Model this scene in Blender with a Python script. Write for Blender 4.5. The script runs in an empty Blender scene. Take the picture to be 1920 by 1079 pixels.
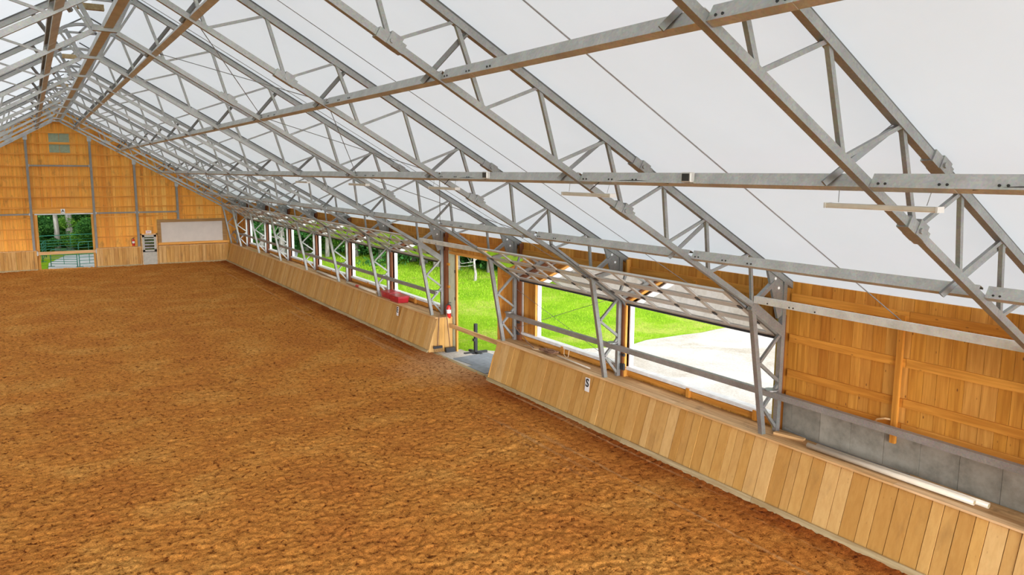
import bpy, math, random
import numpy as np
from mathutils import Vector, Matrix

random.seed(7)
SC = bpy.context.scene
COL = SC.collection

# ------------------------------------------------------------------ camera
F_PX = 1447.53
YAW, PIT, ROL = math.radians(31.757), math.radians(8.4727), math.radians(-0.2954)
CAM = Vector((-1.518, 0.0, 5.865))
fw = Vector((math.sin(YAW) * math.cos(PIT), math.cos(YAW) * math.cos(PIT), -math.sin(PIT)))
r0 = Vector((math.cos(YAW), -math.sin(YAW), 0))
d0 = fw.cross(r0)
rt = r0 * math.cos(ROL) + d0 * math.sin(ROL)
dn = d0 * math.cos(ROL) - r0 * math.sin(ROL)
cam_d = bpy.data.cameras.new('camera')
cam = bpy.data.objects.new('camera', cam_d)
COL.objects.link(cam)
m = Matrix.Identity(4)
for i in range(3):
    m[i][0] = rt[i]; m[i][1] = -dn[i]; m[i][2] = -fw[i]; m[i][3] = CAM[i]
cam.matrix_world = m
cam_d.sensor_width = 36.0
cam_d.sensor_fit = 'HORIZONTAL'
cam_d.lens = F_PX / 1920 * 36.0
cam_d.clip_start = 0.05
cam_d.clip_end = 600
SC.camera = cam

# ------------------------------------------------------------------ sky, sun, exposure
SKY, SKY_FILL_LOBE = 1.35, 34.0
world = bpy.data.worlds.new('sky')
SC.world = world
world.use_nodes = True
wn = world.node_tree
wn.nodes.clear()
w_out = wn.nodes.new('ShaderNodeOutputWorld')
w_bg = wn.nodes.new('ShaderNodeBackground')
w_tc = wn.nodes.new('ShaderNodeTexCoord')
w_sep = wn.nodes.new('ShaderNodeSeparateXYZ')
w_rmp = wn.nodes.new('ShaderNodeValToRGB')
w_rmp.color_ramp.elements[0].position = 0.0
w_rmp.color_ramp.elements[0].color = (0.97, 0.98, 1.0, 1)
w_rmp.color_ramp.elements[1].position = 0.8
w_rmp.color_ramp.elements[1].color = (0.86, 0.91, 1.0, 1)
wn.links.new(w_tc.outputs['Generated'], w_sep.inputs[0])
wn.links.new(w_sep.outputs['Z'], w_rmp.inputs[0])
wn.links.new(w_rmp.outputs[0], w_bg.inputs[0])
# sky lobe added behind the viewer to light the hall through its open end
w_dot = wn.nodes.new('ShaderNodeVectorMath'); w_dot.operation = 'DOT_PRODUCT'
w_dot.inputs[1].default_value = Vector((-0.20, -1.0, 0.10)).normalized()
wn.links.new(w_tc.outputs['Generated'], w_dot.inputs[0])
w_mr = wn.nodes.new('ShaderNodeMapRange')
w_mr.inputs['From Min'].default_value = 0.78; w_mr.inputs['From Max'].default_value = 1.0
w_mr.inputs['To Min'].default_value = SKY; w_mr.inputs['To Max'].default_value = SKY_FILL_LOBE
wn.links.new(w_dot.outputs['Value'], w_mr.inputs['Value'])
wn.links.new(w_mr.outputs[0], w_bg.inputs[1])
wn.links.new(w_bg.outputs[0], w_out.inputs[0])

sun_d = bpy.data.lights.new('sun', 'SUN')
sun_d.energy = 0.9
sun_d.angle = math.radians(14)
sun_d.color = (1.0, 0.96, 0.9)
sun = bpy.data.objects.new('sun', sun_d)
COL.objects.link(sun)
sun.rotation_euler = Vector((-0.25, -0.30, -1.0)).to_track_quat('-Z', 'Y').to_euler()

vs = SC.view_settings
vs.view_transform = 'Standard'
vs.look = 'None'
vs.exposure = -0.05
vs.gamma = 1.0
vs.use_curve_mapping = False
cy = SC.cycles
cy.max_bounces = 10
cy.diffuse_bounces = 6
cy.glossy_bounces = 3
cy.transmission_bounces = 6
cy.transparent_max_bounces = 16
cy.caustics_reflective = False
cy.caustics_refractive = False
cy.sample_clamp_indirect = 6.0

# ------------------------------------------------------------------ materials
def lin(r, g, b):
    f = lambda c: (c / 255 / 12.92) if c / 255 <= 0.04045 else ((c / 255 + 0.055) / 1.055) ** 2.4
    return (f(r), f(g), f(b), 1.0)

class NT:
    def __init__(s, name):
        s.m = bpy.data.materials.new(name)
        s.m.use_nodes = True
        s.t = s.m.node_tree
        s.p = s.t.nodes['Principled BSDF']
        s.out = s.t.nodes['Material Output']
    def n(s, typ, **kw):
        nd = s.t.nodes.new(typ)
        for k, v in kw.items():
            setattr(nd, k, v)
        return nd
    def l(s, a, b):
        s.t.links.new(a, b)
    def coord(s, scale=(1, 1, 1), rot=(0, 0, 0)):
        tc = s.n('ShaderNodeTexCoord')
        mp = s.n('ShaderNodeMapping')
        mp.inputs['Scale'].default_value = scale
        mp.inputs['Rotation'].default_value = rot
        s.l(tc.outputs['Object'], mp.inputs['Vector'])
        return mp.outputs[0]
    def noise(s, vec, scale, detail=4, rough=0.55, dist=0.0):
        nd = s.n('ShaderNodeTexNoise')
        nd.inputs['Scale'].default_value = scale
        nd.inputs['Detail'].default_value = detail
        nd.inputs['Roughness'].default_value = rough
        nd.inputs['Distortion'].default_value = dist
        if vec is not None:
            s.l(vec, nd.inputs['Vector'])
        return nd.outputs['Fac']
    def ramp(s, fac, stops, interp='LINEAR'):
        nd = s.n('ShaderNodeValToRGB')
        cr = nd.color_ramp
        cr.interpolation = interp
        while len(cr.elements) < len(stops):
            cr.elements.new(0.5)
        for e, (p, c) in zip(cr.elements, stops):
            e.position = p
            e.color = c if len(c) == 4 else (*c, 1)
        s.l(fac, nd.inputs[0])
        return nd.outputs[0]
    def mix(s, fac, a, b, mode='MIX'):
        nd = s.n('ShaderNodeMix', data_type='RGBA', blend_type=mode)
        for sock, v in ((nd.inputs[0], fac), (nd.inputs[6], a), (nd.inputs[7], b)):
            if isinstance(v, (int, float)):
                sock.default_value = v
            elif isinstance(v, tuple):
                sock.default_value = v
            else:
                s.l(v, sock)
        return nd.outputs[2]
    def bump(s, h, strength=0.3, dist=0.01):
        nd = s.n('ShaderNodeBump')
        nd.inputs['Strength'].default_value = strength
        nd.inputs['Distance'].default_value = dist
        s.l(h, nd.inputs['Height'])
        s.l(nd.outputs[0], s.p.inputs['Normal'])

def plain(name, col, rough=0.6, metal=0.0, var=0.12, nscale=6.0):
    k = NT(name)
    v = k.coord()
    f = k.noise(v, nscale)
    a = tuple(c * (1 - var) for c in col[:3]) + (1,)
    b = tuple(min(1, c * (1 + var)) for c in col[:3]) + (1,)
    k.l(k.ramp(f, [(0.3, a), (0.7, b)]), k.p.inputs['Base Color'])
    k.p.inputs['Roughness'].default_value = rough
    k.p.inputs['Metallic'].default_value = metal
    return k.m

def wood(name, cols, grain, knots=0.5, stain=0.0, rough=0.62, gc=(0.74, 0.66, 0.56, 1)):
    """grain = 0/1/2: the axis the grain runs along."""
    k = NT(name)
    sc = [14.0, 14.0, 14.0]
    sc[grain] = 0.9
    v = k.coord(tuple(sc))
    geo = k.n('ShaderNodeNewGeometry')
    rnd = geo.outputs['Random Per Island']
    add = k.n('ShaderNodeVectorMath', operation='ADD')
    cmb = k.n('ShaderNodeCombineXYZ')
    mul = k.n('ShaderNodeMath', operation='MULTIPLY')
    mul.inputs[1].default_value = 37.0
    k.l(rnd, mul.inputs[0])
    for i in range(3):
        k.l(mul.outputs[0], cmb.inputs[i])
    k.l(v, add.inputs[0]); k.l(cmb.outputs[0], add.inputs[1])
    g = k.noise(add.outputs[0], 1.0, 6, 0.6, 0.25)
    base = k.ramp(rnd, [(i / (len(cols) - 1), c) for i, c in enumerate(cols)])
    dark = k.mix(1.0, base, gc, 'MULTIPLY')
    gr = k.ramp(g, [(0.38, (1, 1, 1, 1)), (0.62, (0, 0, 0, 1))])
    c = k.mix(gr, base, dark)
    sc2 = [7.5, 7.5, 7.5]
    sc2[grain] = 3.2
    v2 = k.coord(tuple(sc2))
    vor = k.n('ShaderNodeTexVoronoi')
    vor.inputs['Scale'].default_value = 1.0
    k.l(v2, vor.inputs['Vector'])
    kn = k.ramp(vor.outputs['Distance'], [(0.05, (knots, knots, knots, 1)), (0.10, (0, 0, 0, 1))])
    c = k.mix(kn, c, (0.16, 0.055, 0.015, 1))
    if stain:
        v3 = k.coord((2.2, 2.2, 0.7))
        st = k.ramp(k.noise(v3, 1.6, 5, 0.65), [(0.56, (0, 0, 0, 1)), (0.74, (stain, stain, stain, 1))])
        c = k.mix(st, c, (0.14, 0.075, 0.03, 1))
    k.l(c, k.p.inputs['Base Color'])
    k.p.inputs['Roughness'].default_value = rough
    k.p.inputs['Specular IOR Level'].default_value = 0.25
    k.bump(g, 0.25, 0.004)
    return k.m

PINE = [(0.66, 0.285, 0.045, 1), (0.80, 0.37, 0.065, 1), (0.72, 0.32, 0.045, 1), (0.86, 0.44, 0.10, 1), (0.62, 0.25, 0.035, 1), (0.78, 0.35, 0.055, 1)]
KICK = [(0.55, 0.305, 0.085, 1), (0.63, 0.37, 0.12, 1), (0.49, 0.25, 0.06, 1), (0.68, 0.43, 0.17, 1), (0.52, 0.275, 0.07, 1), (0.62, 0.35, 0.10, 1)]
M = {}
M['pine_v'] = wood('pine_boards', [tuple(c * 0.86 for c in x[:3]) + (1,) for x in PINE], 2, 0.85)
M['pine_y'] = wood('pine_rail_along', [tuple(c * 0.95 for c in x[:3]) + (1,) for x in PINE], 1, 0.6)
M['pine_x'] = wood('pine_rail_across', [tuple(min(1, c * 1.1) for c in x[:3]) + (1,) for x in PINE], 0, 0.6)
M['pine_far'] = wood('pine_boards_weathered', [tuple(min(0.95, c * 1.25) for c in x[:3]) + (1,) for x in PINE], 2, 0.6, 0.55, gc=(0.86, 0.8, 0.7, 1))
M['kick_v'] = wood('kick_boards', KICK, 2, 0.25, 0.28, gc=(0.90, 0.86, 0.80, 1))
M['kick_far'] = wood('kick_boards_worn', [tuple(c * 1.15 for c in x[:3]) + (1,) for x in KICK], 2, 0.5, 0.6)
M['cap'] = wood('cap_planks', [(0.80, 0.52, 0.25, 1), (0.74, 0.46, 0.21, 1), (0.86, 0.60, 0.34, 1)], 1, 0.25)
M['brown2'] = wood('brown_stud', [(0.20, 0.07, 0.03, 1), (0.25, 0.09, 0.035, 1)], 2, 0.1)
M['oldwood'] = wood('grey_base_board', [(0.42, 0.33, 0.17, 1), (0.50, 0.39, 0.22, 1)], 1, 0.2)
M['paleframe'] = wood('brown_frame_wood', [(0.42, 0.245, 0.09, 1), (0.38, 0.22, 0.08, 1)], 0, 0.1)

def steel(name, c, metal=0.55, rough=0.42):
    k = NT(name)
    v = k.coord((1, 1, 1))
    a = k.noise(v, 3.0, 5, 0.6)
    vor = k.n('ShaderNodeTexVoronoi')
    vor.inputs['Scale'].default_value = 45.0
    k.l(v, vor.inputs['Vector'])
    c1 = k.ramp(a, [(0.3, tuple(x * 0.82 for x in c) + (1,)), (0.7, tuple(min(1, x * 1.12) for x in c) + (1,))])
    c2 = k.mix(0.12, c1, vor.outputs['Color'], 'OVERLAY')
    hs = k.n('ShaderNodeHueSaturation')
    hs.inputs['Saturation'].default_value = 0.6
    k.l(c2, hs.inputs['Color'])
    k.l(hs.outputs[0], k.p.inputs['Base Color'])
    k.p.inputs['Metallic'].default_value = metal
    k.p.inputs['Roughness'].default_value = rough
    return k.m
M['steel'] = steel('galvanised_steel', (0.29, 0.295, 0.27))
M['purlin'] = steel('galvanised_purlin', (0.45, 0.455, 0.41), 0.45, 0.5)
M['poststeel'] = steel('post_steel', (0.21, 0.195, 0.165), 0.35, 0.55)
M['darksteel'] = steel('dark_steel', (0.045, 0.043, 0.04), 0.5, 0.5)
M['rail'] = steel('rail_steel', (0.30, 0.27, 0.225), 0.3, 0.5)
M['strut'] = steel('strut_steel', (0.66, 0.66, 0.60), 0.35, 0.5)
M['keder'] = plain('keder_grey', (0.10, 0.10, 0.095), 0.6)
M['cable'] = plain('steel_cable', (0.22, 0.22, 0.21), 0.5, 0.5)

k = NT('roof_fabric')                       # woven white membrane: lets daylight through
v = k.coord((1, 1, 1))
f = k.noise(v, 0.7, 4, 0.6)
fc = k.ramp(f, [(0.3, (0.93, 0.925, 0.915, 1)), (0.7, (0.96, 0.955, 0.95, 1))])
tr = k.n('ShaderNodeBsdfTranslucent')
df = k.n('ShaderNodeBsdfDiffuse')
mx = k.n('ShaderNodeMixShader')
mx.inputs[0].default_value = 0.55
k.l(k.mix(1.0, fc, (0.65, 0.685, 0.705, 1), 'MULTIPLY'), tr.inputs[0]); k.l(k.mix(1.0, fc, (0.60, 0.635, 0.67, 1), 'MULTIPLY'), df.inputs[0])
k.l(tr.outputs[0], mx.inputs[1]); k.l(df.outputs[0], mx.inputs[2])
k.l(mx.outputs[0], k.out.inputs[0])
M['fabric'] = k.m

k = NT('arena_sand')
v = k.coord((1, 1, 1))
n1 = k.noise(v, 0.55, 5, 0.6)
n2 = k.noise(v, 9.0, 7, 0.75, 0.3)
n3 = k.noise(v, 46.0, 4, 0.7)
c1 = k.ramp(n1, [(0.36, (0.60, 0.215, 0.040, 1)), (0.52, (0.67, 0.262, 0.048, 1)), (0.68, (0.74, 0.34, 0.075, 1))])
c2 = k.ramp(n2, [(0.38, (0.24, 0.16, 0.11, 1)), (0.455, (0.88, 0.85, 0.82, 1)), (0.56, (1.03, 1.05, 1.05, 1)), (0.70, (1.2, 1.3, 1.5, 1))])
c3 = k.mix(1.0, c1, c2, 'MULTIPLY')
c4 = k.ramp(n3, [(0.36, (0.5, 0.42, 0.36, 1)), (0.48, (1, 1, 1, 1)), (0.68, (1.25, 1.28, 1.35, 1))])
c5 = k.mix(0.8, c3, c4, 'MULTIPLY')
# darker, redder sand along the foot of the kick wall; pale tracks beside it
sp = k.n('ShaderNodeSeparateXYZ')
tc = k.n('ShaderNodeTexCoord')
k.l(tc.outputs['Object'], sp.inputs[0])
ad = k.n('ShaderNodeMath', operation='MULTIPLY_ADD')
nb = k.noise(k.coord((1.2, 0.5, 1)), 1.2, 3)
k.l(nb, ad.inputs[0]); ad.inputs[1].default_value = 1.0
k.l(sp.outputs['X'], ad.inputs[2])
footf = k.ramp(ad.outputs[0], [(0.0, (0, 0, 0, 1)), (1.0, (1, 1, 1, 1))])
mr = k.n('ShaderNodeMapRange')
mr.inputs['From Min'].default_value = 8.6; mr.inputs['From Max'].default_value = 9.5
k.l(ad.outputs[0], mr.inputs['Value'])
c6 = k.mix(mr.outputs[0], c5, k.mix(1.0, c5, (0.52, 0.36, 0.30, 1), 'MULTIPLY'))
tk = k.noise(k.coord((6.0, 0.10, 1)), 1.0, 3)
tkr = k.ramp(tk, [(0.58, (0, 0, 0, 1)), (0.68, (0.55, 0.55, 0.55, 1))])
mr2 = k.n('ShaderNodeMapRange')
mr2.inputs['From Min'].default_value = 6.8; mr2.inputs['From Max'].default_value = 7.8
k.l(sp.outputs['X'], mr2.inputs['Value'])
mm = k.n('ShaderNodeMath', operation='MULTIPLY')
k.l(tkr, mm.inputs[0]); k.l(mr2.outputs[0], mm.inputs[1])
c7 = k.mix(mm.outputs[0], c6, (0.62, 0.36, 0.16, 1))
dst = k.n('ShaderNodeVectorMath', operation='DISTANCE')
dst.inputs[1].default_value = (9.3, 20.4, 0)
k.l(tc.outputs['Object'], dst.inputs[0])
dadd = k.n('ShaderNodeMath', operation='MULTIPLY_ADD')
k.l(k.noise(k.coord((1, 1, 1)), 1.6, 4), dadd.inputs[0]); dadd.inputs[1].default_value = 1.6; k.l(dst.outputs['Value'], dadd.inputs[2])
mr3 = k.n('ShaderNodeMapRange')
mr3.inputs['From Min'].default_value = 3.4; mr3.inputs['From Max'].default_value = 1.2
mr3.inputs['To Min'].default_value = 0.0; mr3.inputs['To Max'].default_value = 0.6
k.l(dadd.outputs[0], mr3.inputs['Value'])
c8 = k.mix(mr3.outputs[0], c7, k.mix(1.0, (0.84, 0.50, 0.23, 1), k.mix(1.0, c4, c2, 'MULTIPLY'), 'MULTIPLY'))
k.l(c8, k.p.inputs['Base Color'])
k.p.inputs['Roughness'].default_value = 0.95
k.p.inputs['Specular IOR Level'].default_value = 0.1
hm = k.n('ShaderNodeMath', operation='ADD')
k.l(n2, hm.inputs[0]); k.l(n3, hm.inputs[1])
k.bump(hm.outputs[0], 0.9, 0.03)
M['sand'] = k.m

k = NT('concrete')
v = k.coord((1, 1, 1))
geo = k.n('ShaderNodeNewGeometry')
n1 = k.noise(v, 2.2, 6, 0.65)
b = k.ramp(geo.outputs['Random Per Island'], [(0, (0.22, 0.20, 0.16, 1)), (0.5, (0.32, 0.29, 0.235, 1)), (1, (0.27, 0.245, 0.2, 1))])
c = k.mix(1.0, b, k.ramp(n1, [(0.35, (0.62, 0.62, 0.6, 1)), (0.6, (1.1, 1.1, 1.1, 1))]), 'MULTIPLY')
k.l(c, k.p.inputs['Base Color'])
k.p.inputs['Roughness'].default_value = 0.85
k.bump(n1, 0.3, 0.01)
M['concrete'] = k.m

k = NT('gravel')
v = k.coord((1, 1, 1))
n1 = k.noise(v, 0.35, 5, 0.65, 1.0)
n2 = k.noise(v, 14.0, 4, 0.8)
c = k.mix(1.0, k.ramp(n1, [(0.35, (0.42, 0.37, 0.29, 1)), (0.5, (0.55, 0.51, 0.44, 1)), (0.65, (0.62, 0.60, 0.56, 1))]),
          k.ramp(n2, [(0.3, (0.7, 0.68, 0.66, 1)), (0.7, (1.15, 1.15, 1.15, 1))]), 'MULTIPLY')
k.l(c, k.p.inputs['Base Color'])
k.p.inputs['Roughness'].default_value = 0.95
k.bump(n2, 0.6, 0.03)
M['gravel'] = k.m

k = NT('lawn_ground')
v = k.coord((1, 1, 1))
n1 = k.noise(v, 0.25, 5, 0.65)
n2 = k.noise(v, 9.0, 5, 0.8)
c = k.mix(1.0, k.ramp(n1, [(0.36, (0.16, 0.34, 0.01, 1)), (0.5, (0.25, 0.44, 0.016, 1)), (0.64, (0.42, 0.47, 0.09, 1))]),
          k.ramp(n2, [(0.3, (0.6, 0.62, 0.5, 1)), (0.65, (1.2, 1.15, 1.2, 1))]), 'MULTIPLY')
k.l(c, k.p.inputs['Base Color'])
k.p.inputs['Roughness'].default_value = 0.95
k.p.inputs['Specular IOR Level'].default_value = 0.1
k.bump(n2, 0.8, 0.06)
M['lawn'] = k.m

def leaf(name, a, b, c_):
    k = NT(name)
    geo = k.n('ShaderNodeNewGeometry')
    col = k.ramp(geo.outputs['Random Per Island'], [(0, a), (0.5, b), (1, c_)])
    tr = k.n('ShaderNodeBsdfTranslucent')
    df = k.n('ShaderNodeBsdfDiffuse')
    mx = k.n('ShaderNodeMixShader')
    mx.inputs[0].default_value = 0.65
    k.l(col, tr.inputs[0]); k.l(col, df.inputs[0])
    k.l(tr.outputs[0], mx.inputs[1]); k.l(df.outputs[0], mx.inputs[2])
    k.l(mx.outputs[0], k.out.inputs[0])
    return k.m
M['leaf'] = leaf('green_leaves', (0.07, 0.20, 0.025, 1), (0.13, 0.33, 0.04, 1), (0.30, 0.52, 0.07, 1))
M['needle'] = leaf('conifer_needles', (0.035, 0.11, 0.03, 1), (0.06, 0.19, 0.04, 1), (0.13, 0.33, 0.07, 1))
M['blade'] = leaf('grass_blades', (0.18, 0.38, 0.01, 1), (0.30, 0.52, 0.02, 1), (0.50, 0.60, 0.08, 1))
k = NT('bark')
v = k.coord((9, 9, 2))
n = k.noise(v, 1.0, 5, 0.7)
k.l(k.ramp(n, [(0.35, (0.14, 0.12, 0.10, 1)), (0.5, (0.30, 0.275, 0.235, 1)), (0.7, (0.47, 0.44, 0.39, 1))]), k.p.inputs['Base Color'])
k.p.inputs['Roughness'].default_value = 0.9
k.bump(n, 0.6, 0.03)
M['bark'] = k.m

M['white'] = plain('white_paint', (0.80, 0.79, 0.77), 0.5)
M['pvc'] = plain('white_plastic_pipe', (0.66, 0.58, 0.46), 0.35, 0, 0.06)
M['sage'] = plain('sage_door_trim', (0.66, 0.72, 0.52), 0.5)
M['sagepanel'] = plain('pale_green_panel', (0.27, 0.33, 0.22), 0.6)
M['board'] = plain('off_white_board', (0.60, 0.54, 0.47), 0.6, 0, 0.05, 2)
M['doorgrey'] = plain('grey_door_paint', (0.44, 0.42, 0.35), 0.5)
M['black'] = plain('black_rubber', (0.02, 0.02, 0.022), 0.6)
M['red'] = plain('red_plastic', (0.42, 0.015, 0.025), 0.4)
M['redpaint'] = plain('red_enamel', (0.55, 0.02, 0.015), 0.3)
M['mat'] = plain('rubber_mat', (0.22, 0.24, 0.26), 0.8, 0, 0.15)
M['green'] = plain('green_gate_paint', (0.03, 0.22, 0.15), 0.4)
M['ink'] = plain('black_lettering', (0.012, 0.012, 0.012), 0.6)
M['redink'] = plain('red_lettering', (0.6, 0.05, 0.05), 0.6)
M['rope'] = plain('brown_rope', (0.22, 0.11, 0.06), 0.9)
M['paleroll'] = plain('pale_rope', (0.55, 0.42, 0.27), 0.9)
M['yellow'] = plain('yellow_insulation', (0.50, 0.40, 0.07), 0.7)
M['fixture'] = plain('light_fixture_housing', (0.50, 0.45, 0.36), 0.4)
M['alu'] = plain('door_frame_aluminium', (0.56, 0.54, 0.50), 0.4, 0.25, 0.06)

def glass(name, tint, alpha, rough=0.05):
    k = NT(name)
    tr = k.n('ShaderNodeBsdfTransparent'); tr.inputs[0].default_value = tint
    gl = k.n('ShaderNodeBsdfGlossy'); gl.inputs['Roughness'].default_value = rough
    df = k.n('ShaderNodeBsdfDiffuse'); df.inputs[0].default_value = (0.40, 0.345, 0.28, 1)
    fr = k.n('ShaderNodeFresnel'); fr.inputs[0].default_value = 1.45
    m1 = k.n('ShaderNodeMixShader'); m1.inputs[0].default_value = alpha
    m2 = k.n('ShaderNodeMixShader')
    k.l(tr.outputs[0], m1.inputs[1]); k.l(df.outputs[0], m1.inputs[2])
    k.l(fr.outputs[0], m2.inputs[0]); k.l(m1.outputs[0], m2.inputs[1]); k.l(gl.outputs[0], m2.inputs[2])
    k.l(m2.outputs[0], k.out.inputs[0])
    return k.m
M['glass'] = glass('dusty_pane', (0.62, 0.56, 0.48, 1), 0.60)
M['clearglass'] = glass('clear_pane', (0.75, 0.8, 0.8, 1), 0.12)

# ------------------------------------------------------------------ mesh helpers
class MB:
    def __init__(s):
        s.v = []; s.f = []
    def add(s, vs_, fs):
        o = len(s.v)
        s.v += [tuple(p) for p in vs_]
        s.f += [tuple(i + o for i in q) for q in fs]
        return s
    def box(s, x0, x1, y0, y1, z0, z1):
        return s.add([(x0, y0, z0), (x1, y0, z0), (x1, y1, z0), (x0, y1, z0), (x0, y0, z1), (x1, y0, z1), (x1, y1, z1), (x0, y1, z1)],
                     [(0, 3, 2, 1), (4, 5, 6, 7), (0, 1, 5, 4), (1, 2, 6, 5), (2, 3, 7, 6), (3, 0, 4, 7)])
    def beam(s, a, b, w, h, side=(0, 1, 0)):
        a = Vector(a); b = Vector(b); d = (b - a).normalized()
        sd = Vector(side); sd = (sd - d * sd.dot(d)).normalized()
        up = sd.cross(d)
        P = []
        for q in (a, b):
            for i, j in ((-1, -1), (1, -1), (1, 1), (-1, 1)):
                P.append(q + sd * (i * w / 2) + up * (j * h / 2))
        return s.add(P, [(0, 1, 2, 3), (7, 6, 5, 4), (0, 4, 5, 1), (1, 5, 6, 2), (2, 6, 7, 3), (3, 7, 4, 0)])
    def profile(s, pts, a, b, side, up):
        """open profile (list of (u,v)) swept from a to b, no caps."""
        a = Vector(a); b = Vector(b); sd = Vector(side); up = Vector(up)
        n = len(pts)
        P = [q + sd * u + up * v_ for q in (a, b) for u, v_ in pts]
        return s.add(P, [(i, (i + 1) % n, n + (i + 1) % n, n + i) for i in range(n)] + [tuple(range(n - 1, -1, -1)), tuple(range(n, 2 * n))])
    def tube(s, pts, r, n=8, cap=True, radii=None):
        pts = [Vector(p) for p in pts]
        ref = None
        rings = []
        for i, p in enumerate(pts):
            if i == 0: d = pts[1] - pts[0]
            elif i == len(pts) - 1: d = pts[-1] - pts[-2]
            else: d = (pts[i + 1] - pts[i - 1])
            d.normalize()
            if ref is None:
                ref = Vector((0, 0, 1)) if abs(d.z) < 0.9 else Vector((1, 0, 0))
            u = (ref - d * ref.dot(d)).normalized()
            w = d.cross(u)
            ref = u
            rr = radii[i] if radii else r
            rings.append([p + (u * math.cos(t) + w * math.sin(t)) * rr for t in [2 * math.pi * j / n for j in range(n)]])
        P = [q for rg in rings for q in rg]
        F = []
        for i in range(len(pts) - 1):
            for j in range(n):
                F.append((i * n + j, i * n + (j + 1) % n, (i + 1) * n + (j + 1) % n, (i + 1) * n + j))
        if cap:
            F.append(tuple(range(n - 1, -1, -1)))
            F.append(tuple((len(pts) - 1) * n + j for j in range(n)))
        return s.add(P, F)
    def poly(s, pts, normal, t):
        """extruded polygon."""
        nv = Vector(normal).normalized() * (t / 2)
        n = len(pts)
        P = [Vector(p) - nv for p in pts] + [Vector(p) + nv for p in pts]
        return s.add(P, [tuple(range(n - 1, -1, -1)), tuple(range(n, 2 * n))] + [(i, (i + 1) % n, n + (i + 1) % n, n + i) for i in range(n)])
    def mesh(s, name, mat, smooth=False):
        me = bpy.data.meshes.new(name)
        me.from_pydata(s.v, [], s.f)
        me.materials.append(M[mat] if isinstance(mat, str) else mat)
        if smooth:
            me.polygons.foreach_set('use_smooth', [True] * len(me.polygons))
        me.update()
        return me
    def build(s, name, mat, parent=None, smooth=False, bevel=0.0):
        o = bpy.data.objects.new(name, s.mesh(name, mat, smooth))
        COL.objects.link(o)
        if parent is not None:
            o.parent = parent
        if bevel:
            b = o.modifiers.new('bevel', 'BEVEL'); b.width = bevel; b.segments = 2; b.limit_method = 'ANGLE'
        return o

def link_mesh(name, me, parent=None, loc=(0, 0, 0), rz=0.0):
    o = bpy.data.objects.new(name, me)
    COL.objects.link(o)
    if parent is not None: o.parent = parent
    o.location = loc
    o.rotation_euler = (0, 0, rz)
    return o

def tag(o, label, cat, group=None, kind=None):
    if label: o['label'] = label
    if cat: o['category'] = cat
    if group: o['group'] = group
    if kind: o['kind'] = kind
    return o

def thing(name, label, cat, loc=(0, 0, 0), rz=0.0, group=None):
    o = bpy.data.objects.new(name, None)
    o.empty_display_size = 0.2
    COL.objects.link(o)
    o.location = loc
    o.rotation_euler = (0, 0, rz)
    return tag(o, label, cat, group)

def struct(o):
    o['kind'] = 'structure'
    return o

def copy_tree(o, parent=None):
    c = o.copy(); COL.objects.link(c)
    if parent is not None: c.parent = parent
    for ch in list(o.children):
        copy_tree(ch, c)
    return c

# ------------------------------------------------------------------ key dimensions (metres)
BAY = 4.6
def TY(n): return 9.154 + BAY * n
YFAR = 53.62                      # end wall boards
def zin(x): return 8.80 - 0.572 * abs(x)
def zout(x): return 9.65 - 0.572 * abs(x)
def zfab(x): return 9.75 - 0.572 * abs(x)
XCOL = 9.93
CAPZ = 1.15
YB = -13.0                         # near end of what is built

# ------------------------------------------------------------------ arena floor with hoof-churned sand
def vnoise(x, y, seed):
    rs = np.random.RandomState(seed)
    T = rs.rand(256, 256)
    xi = np.floor(x).astype(int); yi = np.floor(y).astype(int)
    fx = x - xi; fy = y - yi
    fx = fx * fx * (3 - 2 * fx); fy = fy * fy * (3 - 2 * fy)
    g = lambda a, b: T[a & 255, b & 255]
    return (g(xi, yi) * (1 - fx) + g(xi + 1, yi) * fx) * (1 - fy) + (g(xi, yi + 1) * (1 - fx) + g(xi + 1, yi + 1) * fx) * fy

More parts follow.
